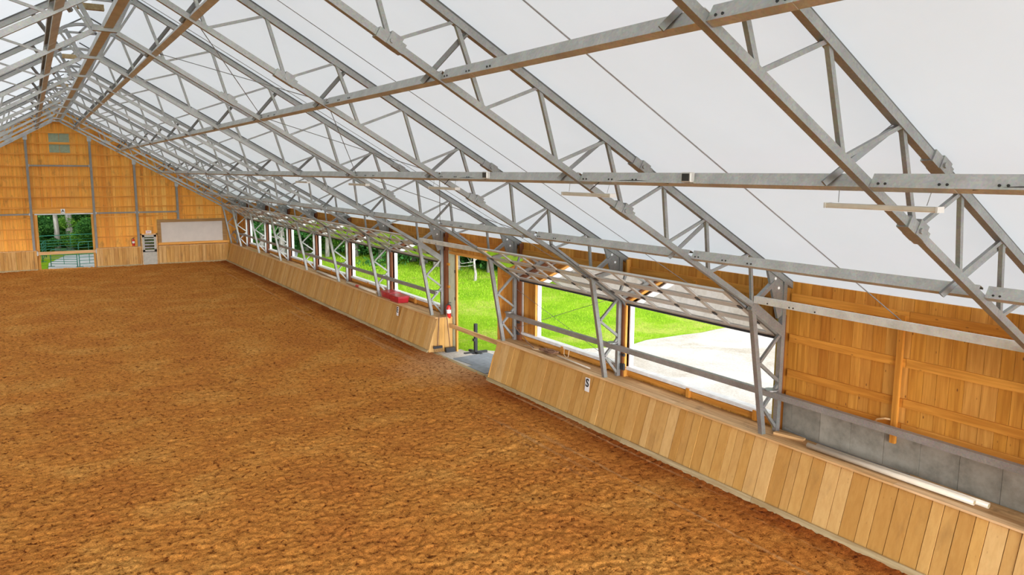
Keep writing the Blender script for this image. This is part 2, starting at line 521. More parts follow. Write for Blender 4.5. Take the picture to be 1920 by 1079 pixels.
def sand_floor():
    xs = np.concatenate([np.arange(-9.4, -4.0, 0.16), np.arange(-4.0, 9.35, 0.036)])
    ys = [-4.0]
    while ys[-1] < YFAR:
        y = ys[-1]
        ys.append(y + (0.3 if y < 4 else 0.036 if y < 14 else 0.036 + (y - 14) * 0.004))
    ys = np.array(ys)
    X, Y = np.meshgrid(xs, ys)
    near = 1.0
    h = 0.04 * (vnoise(X * 0.6, Y * 0.6, 1) - 0.5)
    wx = X + 0.10 * (vnoise(X * 5, Y * 5, 8) - 0.5); wy = Y + 0.10 * (vnoise(X * 5, Y * 5, 9) - 0.5)
    for fq, am, sd in ((3.1, 0.016, 2), (6.7, 0.024, 3), (12.3, 0.026, 4)):
        q = np.abs(vnoise(wx * fq, wy * fq, sd) - 0.5) * 2
        h += am * (np.minimum(q * 2.2, 1) ** 0.6 - 0.7)
    h += 0.022 * (vnoise(X * 24, Y * 24, 5) - 0.5)
    # smoother raked strip and wheel ruts beside the kick wall, sand banked at its foot
    band = np.clip((X - 7.4) / 0.8, 0, 1)
    h = h * (1 - 0.45 * band)
    h += 0.03 * np.clip((X - 8.85) / 0.4, 0, 1)
    h += -0.02 * np.exp(-((X - 8.05) / 0.06) ** 2) - 0.02 * np.exp(-((X - 8.35) / 0.05) ** 2)
    h -= 0.02
    ny, nx = X.shape
    co = np.stack([X, Y, h], -1).reshape(-1, 3)
    i = np.arange((ny - 1) * (nx - 1)); r = i // (nx - 1); c = i % (nx - 1)
    a = r * nx + c
    q = np.stack([a, a + 1, a + nx + 1, a + nx], -1)
    me = bpy.data.meshes.new('floor')
    me.vertices.add(len(co)); me.vertices.foreach_set('co', co.ravel())
    me.loops.add(q.size); me.loops.foreach_set('vertex_index', q.ravel())
    me.polygons.add(len(q)); me.polygons.foreach_set('loop_start', np.arange(0, q.size, 4))
    me.polygons.foreach_set('use_smooth', np.ones(len(q), bool))
    me.update(calc_edges=True)
    me.materials.append(M['sand'])
    o = bpy.data.objects.new('floor', me); COL.objects.link(o)
    return struct(o)
sand_floor()

# ------------------------------------------------------------------ roof membrane
b = MB()
XE = 10.42
for sx in (-1, 1):
    ys = [YB + (YFAR + 0.3 - YB) * i / 40 for i in range(41)]
    for i in range(40):
        a = (0, ys[i], zfab(0)); c = (0, ys[i + 1], zfab(0))
        d = (sx * XE, ys[i + 1], zfab(XE)); e = (sx * XE, ys[i], zfab(XE))
        b.add([a, c, d, e] if sx < 0 else [a, e, d, c], [(0, 1, 2, 3)])
struct(b.build('ceiling', 'fabric'))

# ------------------------------------------------------------------ side walls
def planks(b, axis, fixed0, fixed1, u0, u1, z0, z1f, wmin, wmax, gap=0.006, jit=0.006, seed=1, zbot=None):
    """vertical planks along y (axis 'y') or x (axis 'x')"""
    rr = random.Random(seed)
    u = u0
    while u < u1 - 0.02:
        w = min(rr.uniform(wmin, wmax), u1 - u)
        if u1 - u - w < 0.05: w = u1 - u
        j = rr.uniform(-jit, jit)
        za = zbot if zbot is not None else z0
        ua, ub = u + gap / 2, u + w - gap / 2
        za1, zb1 = z1f(ua), z1f(ub)
        if axis == 'y':
            P = [(fixed0 + j, ua, za), (fixed0 + j, ub, za), (fixed1, ub, za), (fixed1, ua, za), (fixed0 + j, ua, za1), (fixed0 + j, ub, zb1), (fixed1, ub, zb1), (fixed1, ua, za1)]
        else:
            P = [(ua, fixed0 + j, za), (ub, fixed0 + j, za), (ub, fixed1, za), (ua, fixed1, za), (ua, fixed0 + j, za1), (ub, fixed0 + j, zb1), (ub, fixed1, zb1), (ua, fixed1, za1)]
        b.add(P, [(0, 3, 2, 1), (4, 5, 6, 7), (0, 1, 5, 4), (1, 2, 6, 5), (2, 3, 7, 6), (3, 0, 4, 7)])
        u += w

WX0, WX1 = 10.12, 10.17           # boards of the side wall
DOOR_BAY = 2                      # bay between truss 2 and 3
SILL = 1.38
HEAD = 2.98
b = MB()
rails = MB()
posts = MB()
top = 3.93
bays = []
for n in range(-3, 10):
    ya = TY(n) if n >= -2 else YB
    yb = TY(n + 1) if n < 9 else YFAR
    if n == -3: ya, yb = YB, TY(-2)
    kind = 'solid'
    if n in (0, 1) or 3 <= n <= 8: kind = 'window'
    if n == 2: kind = 'door'
    bays.append((n, ya, yb, kind))
    z1 = lambda u: top
    if kind == 'solid':
        zb_ = 1.80 if n < 0 else 1.0
        planks(b, 'y', WX0, WX1, ya, yb, 0, z1, 0.17, 0.26, seed=n + 50, zbot=zb_)
        for zr in (3.66, 2.905, 2.25, 1.84):
            if zb_ < zr:
                rails.box(WX0 - 0.04, WX0 + 0.004, ya + 0.06, (ya + yb) / 2, zr - 0.07, zr + 0.07)
                rails.box(WX0 - 0.04, WX0 + 0.004, (ya + yb) / 2 + 0.01, yb - 0.06, zr - 0.075, zr + 0.065)
        posts.box(WX0 - 0.09, WX0 - 0.03, (ya + yb) / 2 + 0.06, (ya + yb) / 2 + 0.15, 1.56 if n < 0 else CAPZ, 3.66)
    elif kind == 'window':
        planks(b, 'y', WX0, WX1, ya, yb, 0, z1, 0.17, 0.26, seed=n + 50, zbot=HEAD)
        for zr in (3.66,):
            rails.box(WX0 - 0.04, WX0 + 0.004, ya + 0.06, yb - 0.06, zr - 0.07, zr + 0.07)
        rails.box(WX0 - 0.04, WX0 + 0.004, ya + 0.06, yb - 0.06, HEAD, HEAD + 0.1)
        planks(b, 'y', WX0, WX1, ya, yb, 0, lambda u: SILL - 0.03, 0.17, 0.26, seed=n + 150, zbot=0.9)
        rails.box(WX0 - 0.04, WX0 + 0.004, ya + 0.06, yb - 0.06, 1.17, 1.28)
        for yy in (ya + 0.55, (ya + yb) / 2 + 0.05):
            posts.box(WX0 - 0.10, WX0 - 0.03, yy, yy + 0.09, CAPZ, SILL - 0.03)
        for yy in (ya + 0.3, (ya + yb) / 2):
            posts.box(WX0 - 0.09, WX0 - 0.03, yy, yy + 0.1, 3.2, 3.66)
        # boarded part beside the column: the opening is narrower
        planks(b, 'y', WX0, WX1, ya, ya + 0.14, 0, lambda u: HEAD, 0.1, 0.2, seed=n, zbot=SILL - 0.03)
        e = 0.85 if n == 1 else 0.14
        planks(b, 'y', WX0, WX1, yb - e, yb, 0, lambda u: HEAD, 0.17, 0.26, seed=n, zbot=SILL - 0.03)
    else:
        planks(b, 'y', WX0, WX1, ya, yb, 0, z1, 0.17, 0.26, seed=n + 50, zbot=3.30)
        rails.box(WX0 - 0.04, WX0 + 0.004, ya + 0.06, yb - 0.06, 3.59, 3.73)
        planks(b, 'y', WX0, WX1, ya, 19.35, 0, lambda u: 3.3, 0.17, 0.26, seed=n + 9, zbot=0.0)
        planks(b, 'y', WX0, WX1, 22.76, yb, 0, lambda u: 3.3, 0.1, 0.2, seed=n + 19, zbot=0.0)
        for zr in (0.6, 1.35, 2.1, 2.85):
            rails.box(WX0 - 0.04, WX0 + 0.004, ya + 0.08, 19.3, zr - 0.05, zr + 0.05)
            rails.box(WX0 - 0.09, WX0 + 0.004, yb - 0.3, yb - 0.06, zr - 0.04, zr + 0.04)
wall_r = struct(b.build('wall_right', 'pine_v'))
rails.build('nailing_rail', 'pine_y', wall_r)
posts.build('stud', 'pine_v', wall_r)
# concrete foundation wall showing below the boards in the solid bays
b = MB()
rr = random.Random(3)
y = YB
while y < TY(0) - 0.02:
    w = min(0.61, TY(0) - y)
    b.box(10.10 + rr.uniform(-0.004, 0.004), 10.3, y + 0.003, y + w - 0.003, 0.2, 1.83)
    y += w
b.build('foundation', 'concrete', wall_r)
b = MB()
b.box(10.19, 10.22, YB, 18.9, 0.0, SILL - 0.06)
b.box(10.19, 10.22, 22.9, YFAR, 0.0, SILL - 0.06)
b.build('outer_sheathing', 'pine_v', wall_r)

# window frames, stops and sills, one per bay
wi = 0
for n, ya, yb, kind in bays:
    if kind != 'window': continue
    wi += 1
    y0 = ya + 0.14; y1 = yb - (0.85 if n == 1 else 0.14)
    b = MB()
    b.box(10.06, 10.22, y1 - 0.03, y1, SILL, HEAD)
    b.box(10.06, 10.22, y0, y0 + 0.03, SILL, HEAD)
    b.box(10.06, 10.22, y0, y1, HEAD - 0.03, HEAD)
    o = struct(b.build('window_%d' % wi, 'pine_v' if n == 1 else 'brown2'))
    b = MB()
    b.box(10.05, 10.24, ya + 0.08, yb - 0.08, SILL - 0.035, SILL)
    b.box(10.035, 10.055, ya + 0.08, yb - 0.08, SILL - 0.07, SILL - 0.035)
    b.build('window_sill', 'white', o)
    b = MB()
    b.box(10.12, 10.24, y1 - 0.06, y1 - 0.03, SILL, HEAD - 0.03)
    b.box(10.12, 10.24, y0 + 0.03, y0 + 0.06, SILL, HEAD - 0.03)
    b.build('window_jamb', 'white', o)

b = MB()
b.box(9.99, 10.08, 18.21, 18.27, CAPZ - 0.05, HEAD + 0.2)
b.build('side_stud', 'brown2', wall_r)
b = MB()
b.box(10.06, 10.1, 18.13, 18.18, CAPZ + 0.15, HEAD + 0.1)
b.build('stop_strip', 'alu', wall_r)
# side doorway
b = MB()
b.box(10.08, 10.13, 22.17, 22.27, -0.1, 3.30)
o = struct(b.build('door_1', 'pine_v'))
b = MB()
b.box(10.085, 10.125, 22.28, 22.76, -0.1, 3.30)
b.build('jamb_panel', 'sage', o)
b = MB(); b.box(10.0, 10.22, 19.30, 19.42, -0.08, 3.30); b.build('door_frame', 'pine_v', o)
b = MB(); b.box(10.0, 10.2, 19.35, 22.56, 3.22, 3.30); b.build('door_head', 'pine_y', o)
b = MB(); b.box(10.075, 10.085, 22.262, 22.285, 0.0, 3.2)
for zz in (0.8, 1.7, 2.6): b.box(10.065, 10.085, 22.25, 22.30, zz, zz + 0.1)
b.build('hinge', 'darksteel', o)

# left side wall (plain, same build); unseen window gaps added to light the interior
b = MB()
planks(b, 'y', -10.17, -10.12, YB, YFAR, 0, lambda u: top, 0.17, 0.26, seed=400, zbot=HEAD)
planks(b, 'y', -10.17, -10.12, YB, YFAR, 0, lambda u: SILL, 0.17, 0.26, seed=401, zbot=0.0)
for n in range(-2, 11):
    planks(b, 'y', -10.17, -10.12, TY(n) - 0.2, min(TY(n) + 0.2, YFAR), 0, lambda u: HEAD, 0.17, 0.26, seed=402 + n, zbot=SILL)
wall_l = struct(b.build('wall_left', 'pine_v'))
b = MB()
for zr in (3.66, 1.2):
    b.box(-10.12, -10.08, YB, YFAR, zr - 0.07, zr + 0.07)
b.build('nailing_rail', 'pine_y', wall_l)

# ------------------------------------------------------------------ kick walls
KX0, KX1 = 9.14, 9.50
def kick(name, sx, ya, yb, seed, endcaps=()):
    b = MB()
    rr = random.Random(seed)
    y = ya
    while y < yb - 0.02:
        w = min(rr.uniform(0.17, 0.30), yb - y)
        if yb - y - w < 0.06: w = yb - y
        j = rr.uniform(-0.008, 0.008)
        ua, ub = y + 0.006, y + w - 0.006
        x0, x1 = sx * (KX0 + j), sx * (KX1 + j)
        q = sx * 0.035
        P = [(x0, ua, -0.1), (x0, ub, -0.1), (x0 + q, ub, -0.1), (x0 + q, ua, -0.1), (x1, ua, CAPZ - 0.035), (x1, ub, CAPZ - 0.035), (x1 + q, ub, CAPZ - 0.035), (x1 + q, ua, CAPZ - 0.035)]
        b.add(P, [(0, 3, 2, 1), (4, 5, 6, 7), (0, 1, 5, 4), (1, 2, 6, 5), (2, 3, 7, 6), (3, 0, 4, 7)])
        y += w
    for ye in endcaps:
        x = 9.16
        while x < 10.05:
            zlo = -0.1
            def face(z): return KX0 + (KX1 - KX0) * z / CAPZ
            xb = min(x + 0.2, 10.06)
            z_at = lambda xx: min(CAPZ - 0.035, max(-0.1, (xx - KX0) / (KX1 - KX0) * CAPZ))
            b.poly([(x + .004, ye, -0.1), (xb - .004, ye, -0.1), (xb - .004, ye, z_at(xb)), (x + .004, ye, z_at(x))], (0, 1, 0), 0.03)
            x += 0.2
    return b

def kick_thing(name, sx, ya, yb, seed, label, caps=()):
    t = thing(name, label, 'wooden wall', (sx * 9.5, (ya + yb) / 2, 0))
    bs = []
    bd = kick(name, sx, ya, yb, seed, caps)
    sh = lambda mb: [(x - sx * 9.5, y_ - (ya + yb) / 2, z) for x, y_, z in mb.v]
    bd.v = sh(bd); bd.build('kick_boards', 'kick_v', t)
    c = MB()
    rr = random.Random(seed + 1)
    y = ya
    while y < yb - 0.01:
        w = min(4.88, yb - y)
        c.box(*sorted((sx * 9.44, sx * 9.60)), y + 0.002, y + w - 0.002, CAPZ - 0.035, CAPZ)
        y += w
    c.v = sh(c); c.build('cap_rail', 'cap', t)
    c = MB()
    y = ya
    while y < yb - 0.01:
        w = min(2.44, yb - y)
        c.box(*sorted((sx * 9.605, sx * 10.075)), y + 0.002, y + w - 0.002, CAPZ - 0.05, CAPZ - 0.012)
        y += w
    c.v = sh(c); c.build('ledge', 'cap2', t)
    c = MB()
    y = ya
    while y < yb - 0.01:
        w = min(3.66, yb - y)
        c.profile([(0, 0), (-sx * 0.035, 0), (-sx * 0.035 + sx * 0.035, 0.11), (sx * 0.03, 0.11)], (sx * (KX0 - 0.005), y + .003, -0.02), (sx * (KX0 - 0.005), y + w - .003, -0.02), (1, 0, 0), (0, 0, 1))
        y += w
    c.v = sh(c); c.build('base_board', 'oldwood', t)
    return t
M['cap2'] = wood('ledge_plywood', [(0.62, 0.38, 0.17, 1), (0.56, 0.34, 0.155, 1), (0.66, 0.42, 0.20, 1)], 1, 0.2, 0.5)
kick_thing('kick_wall', 1, YB, 18.56, 11, 'sloping tan board kick wall bearing the letter S, nearest the viewer', (18.56,))
kick_thing('kick_wall', 1, 22.45, 53.2, 12, 'sloping tan board kick wall bearing the letter E, beyond the side doorway', (22.45,))
kick_thing('kick_wall', -1, YB, 53.2, 13, 'kick wall along the opposite long side of the arena, outside the picture')

# ------------------------------------------------------------------ end wall
DX0, DX1, DZ = -1.33, 1.46, 3.24
MX0, MX1, MZ = 4.12, 5.06, 1.93
b = MB()
def roofz(x): return zfab(x) + 0.05
def seg(u0, u1, zb, seed, zt=None):
    # boards in short lengths stacked between the rails, like the real wall
    planks(b, 'x', YFAR, YFAR + 0.05, u0, u1, 0, (lambda u: zt) if zt else roofz, 0.14, 0.27, seed=seed, zbot=zb, jit=0.008)
seg(-10.2, DX0, 0.0, 21); seg(DX0, DX1, DZ, 22); seg(DX1, MX0, 0.0, 23); seg(MX0, MX1, MZ, 24); seg(MX1, 10.2, 0.0, 25)
wf = struct(b.build('wall_far', 'pine_far'))
b = MB()
zs = [1.81, 2.42, 3.04, 3.65, 4.27, 4.89, 5.5, 6.10, 6.80, 7.42, 8.05, 8.62]
for z in zs:
    xm = min(10.1, (9.65 - z) / 0.572)
    cuts = [-xm, -6.37, -4.02, -1.62, 1.65, 4.02, 6.37, xm]
    for a, c in zip(cuts, cuts[1:]):
        if a >= c: continue
        a = max(a, -xm); c = min(c, xm)
        if c - a < 0.1: continue
        if z < 3.3 and a > -1.8 and c < 1.9: continue
        if z < 2.9 and a > 4.0 and a < 6.3:
            if z < 2.0: c = MX0 - 0.0 if c > MX0 else c; continue
            c = 5.1
        if z < 2.9 and a > 6.3: continue
        dz = random.uniform(-0.012, 0.012)
        b.box(a + 0.03, c - 0.03, YFAR - 0.10, YFAR + 0.004, z - 0.035 + dz, z + 0.035 + dz)
b.build('girt', 'pine_x', wf)
b = MB()
b.box(-1.58, 1.62, YFAR - 0.06, YFAR + 0.004, 3.32, 3.60)
b.build('door_header', 'pine_x', wf)

# end wall door opening frame
b = MB()
b.box(DX0 - 0.14, DX0, YFAR - 0.12, YFAR + 0.08, -0.05, DZ)
b.box(DX1, DX1 + 0.12, YFAR - 0.12, YFAR + 0.08, -0.05, DZ)
o = struct(b.build('door_2', 'pine_v'))
b = MB(); b.box(DX0 - 0.14, DX1 + 0.12, YFAR - 0.13, YFAR + 0.08, DZ, DZ + 0.07); b.build('door_head', 'steel', o)

# far kick boards (upright) and ledges
def far_kick(x0, x1, seed, label):
    t = thing('kick_wall', label, 'wooden wall', ((x0 + x1) / 2, YFAR - 0.25, 0))
    b = MB(); planks(b, 'x', -0.06, -0.025, x0 - (x0 + x1) / 2, x1 - (x0 + x1) / 2, 0, lambda u: 1.12, 0.15, 0.26, 0.012, 0.008, seed, -0.08)
    b.build('kick_boards', 'kick_far', t)
    b = MB(); b.box(x0 - (x0 + x1) / 2, x1 - (x0 + x1) / 2, -0.08, 0.24, 1.12, 1.16); b.build('cap_rail', 'cap', t)
    b = MB(); b.box(x0 - (x0 + x1) / 2, x1 - (x0 + x1) / 2, -0.085, -0.055, -0.05, 0.06); b.build('base_board', 'oldwood', t)
    return t
far_kick(-9.4, DX0 - 0.16, 31, 'upright board kick wall on the far end wall, left of the open doorway')
far_kick(DX1 + 0.14, MX0 - 0.02, 32, 'upright board kick wall on the far end wall between open doorway and grey door')
far_kick(MX1 + 0.02, 9.32, 33, 'upright board kick wall under the long white panel on the far end wall')

# steel posts and rails on the end wall
for x, lab in ((-6.37, 'steel post on the far end wall, outermost beyond the left picture edge'), (-4.02, 'steel post on the far end wall just beyond the left picture edge'), (-1.62, 'tall steel post at the left side of the far open doorway'), (1.65, 'tall steel post at the right side of the far open doorway'),
               (4.0, 'steel post on the far end wall beside the grey door and fire extinguisher'), (6.37, 'short steel post ending above the long white panel')):
    z0 = 2.8 if x > 6 else 0.0
    z1 = zin(x) - 0.02
    t = thing('wall_post', lab, 'post', (x, YFAR - 0.14, 0), group=None)
    b = MB(); b.box(-0.065, 0.065, -0.07, 0.07, z0, z1); b.build('post_shaft', 'poststeel', t)
    b = MB(); b.box(-0.11, 0.11, -0.09, -0.072, z1 - 0.25, z1 + 0.08); b.build('top_plate', 'steel', t)
    b = MB(); b.box(-0.12, 0.12, -0.09, 0.09, z0, z0 + 0.02); b.build('foot_plate', 'steel', t)
for (x0, x1, z, lab) in ((-1.55, 1.58, 6.13, 'horizontal steel tie high above the far doorway'), (1.72, 3.93, 3.29, 'horizontal steel tie between doorway post and extinguisher post on far wall'),
                         (4.07, 6.30, 3.29, 'horizontal steel tie above the grey door on the far wall'), (-3.95, -1.69, 3.29, 'horizontal steel tie left of the far doorway')):
    t = thing('wall_tie', lab, 'steel tie', ((x0 + x1) / 2, YFAR - 0.15, z))
    L = (x1 - x0) / 2
    b = MB(); b.box(-L, L, -0.04, 0.04, -0.045, 0.045); b.build('tie_bar', 'poststeel', t)
    b = MB(); b.box(-L, -L + 0.04, -0.06, 0.06, -0.08, 0.08); b.box(L - 0.04, L, -0.06, 0.06, -0.08, 0.08); b.build('end_plate', 'steel', t)

# grey half-glazed door
t = struct(thing('door_3', None, None, ((MX0 + MX1) / 2, YFAR - 0.2, 0)))
b = MB(); w = (MX1 - MX0) / 2
b.box(-w, -w + 0.06, -0.06, 0.2, -0.05, MZ); b.box(w - 0.06, w, -0.06, 0.2, -0.05, MZ); b.box(-w, w, -0.06, 0.2, MZ - 0.06, MZ)
b.build('door_frame', 'cap', t)
b = MB(); lw = w - 0.065
b.box(-lw, lw, -0.03, 0.02, -0.03, 0.82); b.box(-lw, -lw + 0.13, -0.03, 0.02, 0.82, MZ - 0.065); b.box(lw - 0.13, lw, -0.03, 0.02, 0.82, MZ - 0.065)
b.box(-lw, lw, -0.03, 0.02, 1.72, MZ - 0.065); b.box(-lw, lw, -0.03, 0.02, 0.80, 0.92)
b.build('door_leaf', 'doorgrey', t)
b = MB(); b.box(-lw, lw, -0.035, -0.03, 0.78, 0.81); b.build('kick_strip', 'darksteel', t)
b = MB(); b.box(-lw + 0.13, lw - 0.13, -0.008, 0.0, 0.92, 1.72); b.build('window_pane', 'clearglass', t)
b = MB()
for i in range(4): b.box(-lw + 0.13, lw - 0.13, -0.022, -0.01, 1.04 + i * 0.19, 1.07 + i * 0.19)
b.build('glazing_bar', 'white', t)
b = MB(); b.tube([(lw - 0.06, -0.03, 0.95), (lw - 0.06, -0.09, 0.95)], 0.03); b.build('door_handle', 'darksteel', t)

def text_mesh(s, size, mat, depth=0.004):
    cu = bpy.data.curves.new('text', 'FONT')
    cu.body = s; cu.size = size; cu.extrude = depth; cu.align_x = 'CENTER'; cu.align_y = 'CENTER'; cu.offset = size * 0.02
    to = bpy.data.objects.new('text', cu)
    COL.objects.link(to)
    dg = bpy.context.evaluated_depsgraph_get()
    me = bpy.data.meshes.new_from_object(to.evaluated_get(dg))
    bpy.data.objects.remove(to)
    me.materials.clear(); me.materials.append(M[mat])
    return me

def sign(letter, loc, rot, w, h, label, size, mat='ink', cat='sign', name='letter_sign', dz=0.03):
    t = tag(thing(name, label, cat, loc), label, cat)
    t.rotation_euler = rot
    b = MB(); b.box(-w / 2, w / 2, -h / 2, h / 2, -0.006, 0.0); b.build('sign_plate', 'white', t)
    o = bpy.data.objects.new('lettering', text_mesh(letter, size, mat))
    COL.objects.link(o); o.parent = t; o.location = (0, dz, 0.003)
    return t
H = math.pi / 2
sign('A', (0.0, YFAR - 0.085, 3.45), (H, 0, 0), 0.22, 0.26, 'small white plate with black letter A above the far open doorway', 0.24, dz=0)
t = sign('EXIT', (4.57, YFAR - 0.29, 2.05), (H, 0, 0), 0.32, 0.18, 'small pale exit sign above the grey door on the far wall', 0.11, 'redink', name='exit_sign', dz=0)

def tilt_sign(letter, y, label, zc):
    # the plate hangs upright against the sloping boards, facing -x
    X_ = Vector((0, -1, 0)); Y_ = Vector((0.08, 0, 1)).normalized(); Z_ = X_.cross(Y_)
    mt = Matrix((X_, Y_, Z_)).transposed().to_euler()
    x = KX0 + (KX1 - KX0) * (zc - 0.15) / CAPZ - 0.025
    t = sign(letter, (x, y, zc), mt, 0.17, 0.33, label, 0.27, dz=0.035)
    return t
tilt_sign('S', 14.15, 'white plate with black letter S on the near kick wall', 0.90)
tilt_sign('E', 25.37, 'white plate with black letter E on the far kick wall below the red boxes', 0.92)

# long white panel with brown frame on the end wall
t = thing('framed_panel', 'long off-white panel in a brown wooden frame on the far wall', 'panel', (7.2, YFAR - 0.06, 2.0))
b = MB()
b.box(-1.9, 1.87, -0.03, 0.0, -0.66, 0.66)
b.build('panel_face', 'board', t)
b = MB()
b.box(-2.09, -1.88, -0.09, 0.0, -0.68, 0.80); b.box(1.86, 2.12, -0.09, 0.0, -0.68, 0.80); b.box(-1.88, 1.86, -0.09, 0.0, 0.62, 0.80)
b.build('panel_frame', 'paleframe', t)
b = MB(); b.box(-2.12, 2.22, -0.34, 0.0, -0.78, -0.66); b.build('panel_shelf', 'pine_x', t)
# pale green vent panels high in the gable
t = thing('gable_vent', 'pair of pale green panels high under the ridge of the far wall', 'vent', (0.09, YFAR - 0.01, 7.48))
for x0, x1 in ((-0.53, -0.01), (0.01, 0.53)):
    b = MB(); b.box(x0, x1, -0.02, 0.0, -0.58, 0.57); b.build('vent_panel', 'sagepanel', t)
b = MB(); b.box(-0.66, 0.70, -0.06, -0.021, -0.03, 0.03); b.build('cross_batten', 'pine_x', t)

# fire extinguishers
def extinguisher(loc, label, face):
    t = thing('fire_extinguisher', label, 'fire extinguisher', loc)
    n = 16
    b = MB(); b.tube([(0, 0, 0), (0, 0, 0.02), (0, 0, 0.36), (0, 0, 0.41), (0, 0, 0.44)], 0.075, 16, radii=[0.07, 0.078, 0.078, 0.055, 0.022]); b.build('cylinder', 'redpaint', t, True)
    b = MB(); b.tube([(0, 0, 0.44), (0, 0, 0.49)], 0.02); b.box(-0.02, 0.08, -0.012, 0.012, 0.49, 0.505); b.box(-0.02, 0.09, -0.012, 0.012, 0.52, 0.53); b.build('valve', 'darksteel', t)
    b = MB(); b.tube([(-0.02, 0, 0.47), (-0.10, 0, 0.44), (-0.11, 0, 0.30), (-0.09, 0, 0.12)], 0.012); b.build('hose', 'black', t)
    b = MB(); b.tube([(0, 0, 0.17), (0, 0, 0.29)], 0.0795, 16, cap=False); b.build('paper_label', 'white', t)
    b = MB(); b.box(-0.02 + face[0] * 0.08, 0.02 + face[0] * 0.08, -0.02 + face[1] * 0.08, 0.02 + face[1] * 0.08, 0.05, 0.45); b.build('wall_bracket', 'darksteel', t)
    return t
extinguisher((3.69, YFAR - 0.14, 1.2), 'red fire extinguisher hung on the far end wall left of the grey door', (0, 1))
extinguisher((9.95, 22.50, 1.08), 'red fire extinguisher hung beside the side doorway', (0.6, 0))

# ------------------------------------------------------------------ roof trusses
KNEE = (9.10, 3.59)
OUT = [0.75, 2.07, 3.27, 4.57, 5.78, 6.94, 7.90, 9.00]
INN = [1.10, 2.36, 3.68, 4.88, 6.12, 7.05, 8.00, 9.10]
def truss_parts(t):
    P = t
    for sx in (-1, 1):
        b = MB(); b.beam((sx * 0.22, 0, zin(0.22)), (sx * KNEE[0], 0, KNEE[1]), 0.085, 0.09); b.build('inner_chord', 'steel', P)
        b = MB(); b.beam((sx * 0.55, 0, zout(0.55)), (sx * 10.33, 0, zout(10.33)), 0.09, 0.095)
        o = b.build('outer_chord', 'steel', P)
        b = MB(); b.beam((sx * 0.05, 0, zout(0.05) + 0.075), (sx * 10.38, 0, zout(10.38) + 0.075), 0.05, 0.03); b.build('keder_track', 'keder', o)
        b = MB(); b.beam((sx * XCOL, 0, 0.0), (sx * XCOL, 0, 3.98), 0.09, 0.09); b.build('column', 'steel', P)
        b = MB(); b.beam((sx * 9.555, 0, CAPZ - 0.01), (sx * KNEE[0], 0, KNEE[1]), 0.09, 0.095); b.build('leg', 'steel', P)
        # haunch plate and knee gusset
        b = MB(); b.poly([(sx * 9.42, 0, zout(9.42)), (sx * 9.86, 0, zout(9.86) + 0.02), (sx * 9.93, 0, 3.35), (sx * 9.78, 0, 3.28)], (0, 1, 0), 0.05); b.build('haunch_plate', 'steel', P)
        b = MB()
        for (hx, hz) in ((9.66, 4.02), (9.76, 3.84)):
            b.tube([(sx * hx, -0.03, hz), (sx * hx, 0.03, hz)], 0.027, 10)
        b.build('plate_hole_disc', 'white', P)  # white discs added where bright light shows through holes in the plate
        b = MB(); b.beam((sx * 9.08, 0, 3.58), (sx * 9.92, 0, 3.02), 0.10, 0.17); b.build('knee_plate', 'steel', P)
        def web(a, c, w=0.055, h=0.055, nm='web_strut'):
            bb = MB(); bb.beam((sx * a[0], 0, a[1]), (sx * c[0], 0, c[1]), w, h); return bb.build(nm, 'steel', P)
        for i in range(len(OUT)):
            web((OUT[i], zout(OUT[i])), (INN[i], zin(INN[i])), 0.05, 0.054)
            if i + 1 < len(OUT):
                web((INN[i], zin(INN[i])), (OUT[i + 1], zout(OUT[i + 1])), 0.043, 0.043)
        web((9.12, 3.60), (9.64, 3.95), 0.08, 0.08)
        web((9.94, 3.03), (9.39, 2.52)); web((9.37, 2.50), (9.93, 2.08)); web((9.93, 2.06), (9.54, 1.66)); web((9.54, 1.64), (9.89, 1.23)); 
        # splice sleeves
        for (xx, zf) in ((2.36, zin), (6.12, zin), (6.45, zout)):
            b = MB()
            b.beam((sx * (xx - 0.17), 0, zf(xx - 0.17) + 0.005), (sx * (xx + 0.17), 0, zf(xx + 0.17) + 0.005), 0.13, 0.13)
            b.beam((sx * (xx - 0.03), 0, zf(xx - 0.03) + 0.03), (sx * (xx + 0.12), 0, zf(xx + 0.12) + 0.03), 0.15, 0.17)
            b.tube([(sx * xx, -0.10, zf(xx)), (sx * xx, 0.10, zf(xx))], 0.03, 6)
            b.build('splice_sleeve', 'steel', P)
        # knee braces from purlin to outer chord
        for (px, ox) in ((0.89, 1.25), (3.09, 3.45), (5.31, 5.74), (7.60, 7.95)):
            b = MB(); b.beam((sx * (px - 0.10), 0.42, zin(px) + 0.01), (sx * ox, 0.03, zout(ox) - 0.02), 0.06, 0.06, (0.6, 0.8, 0))
            b.beam((sx * (ox - 0.04), 0.06, zout(ox) - 0.07), (sx * (ox + 0.03), 0.0, zout(ox) - 0.02), 0.1, 0.03)
            b.build('purlin_brace', 'steel2', P)
    # ridge pieces
    b = MB(); b.beam((-0.24, 0, 8.73), (0.24, 0, 8.73), 0.13, 0.10); b.build('ridge_plate', 'steel', P)
    b = MB()
    pts = []
    for i in range(9):
        a = math.pi * i / 8
        pts.append((-0.62 * math.cos(a), 0, 9.30 + 0.22 * math.sin(a)))
    for p_, q_ in zip(pts, pts[1:]): b.beam(p_, q_, 0.09, 0.07)
    b.beam((-0.6, 0, 9.30), (0.6, 0, 9.30), 0.05, 0.05); b.beam((-0.2, 0, 9.30), (0, 0, 9.5), 0.05, 0.05); b.beam((0.2, 0, 9.30), (0, 0, 9.5), 0.05, 0.05)
    b.build('ridge_crown', 'steel', P)
    for sx in (-1, 1):
        b = MB(); b.beam((sx * 0.22, 0, 8.76), (sx * 0.5, 0, 9.36), 0.08, 0.09); b.build('ridge_strut', 'steel', P)
        b = MB(); b.beam((sx * 0.25, 0, 8.70), (sx * 0.62, 0, 9.28), 0.05, 0.05)
        b.build('ridge_tie', 'steel', P)
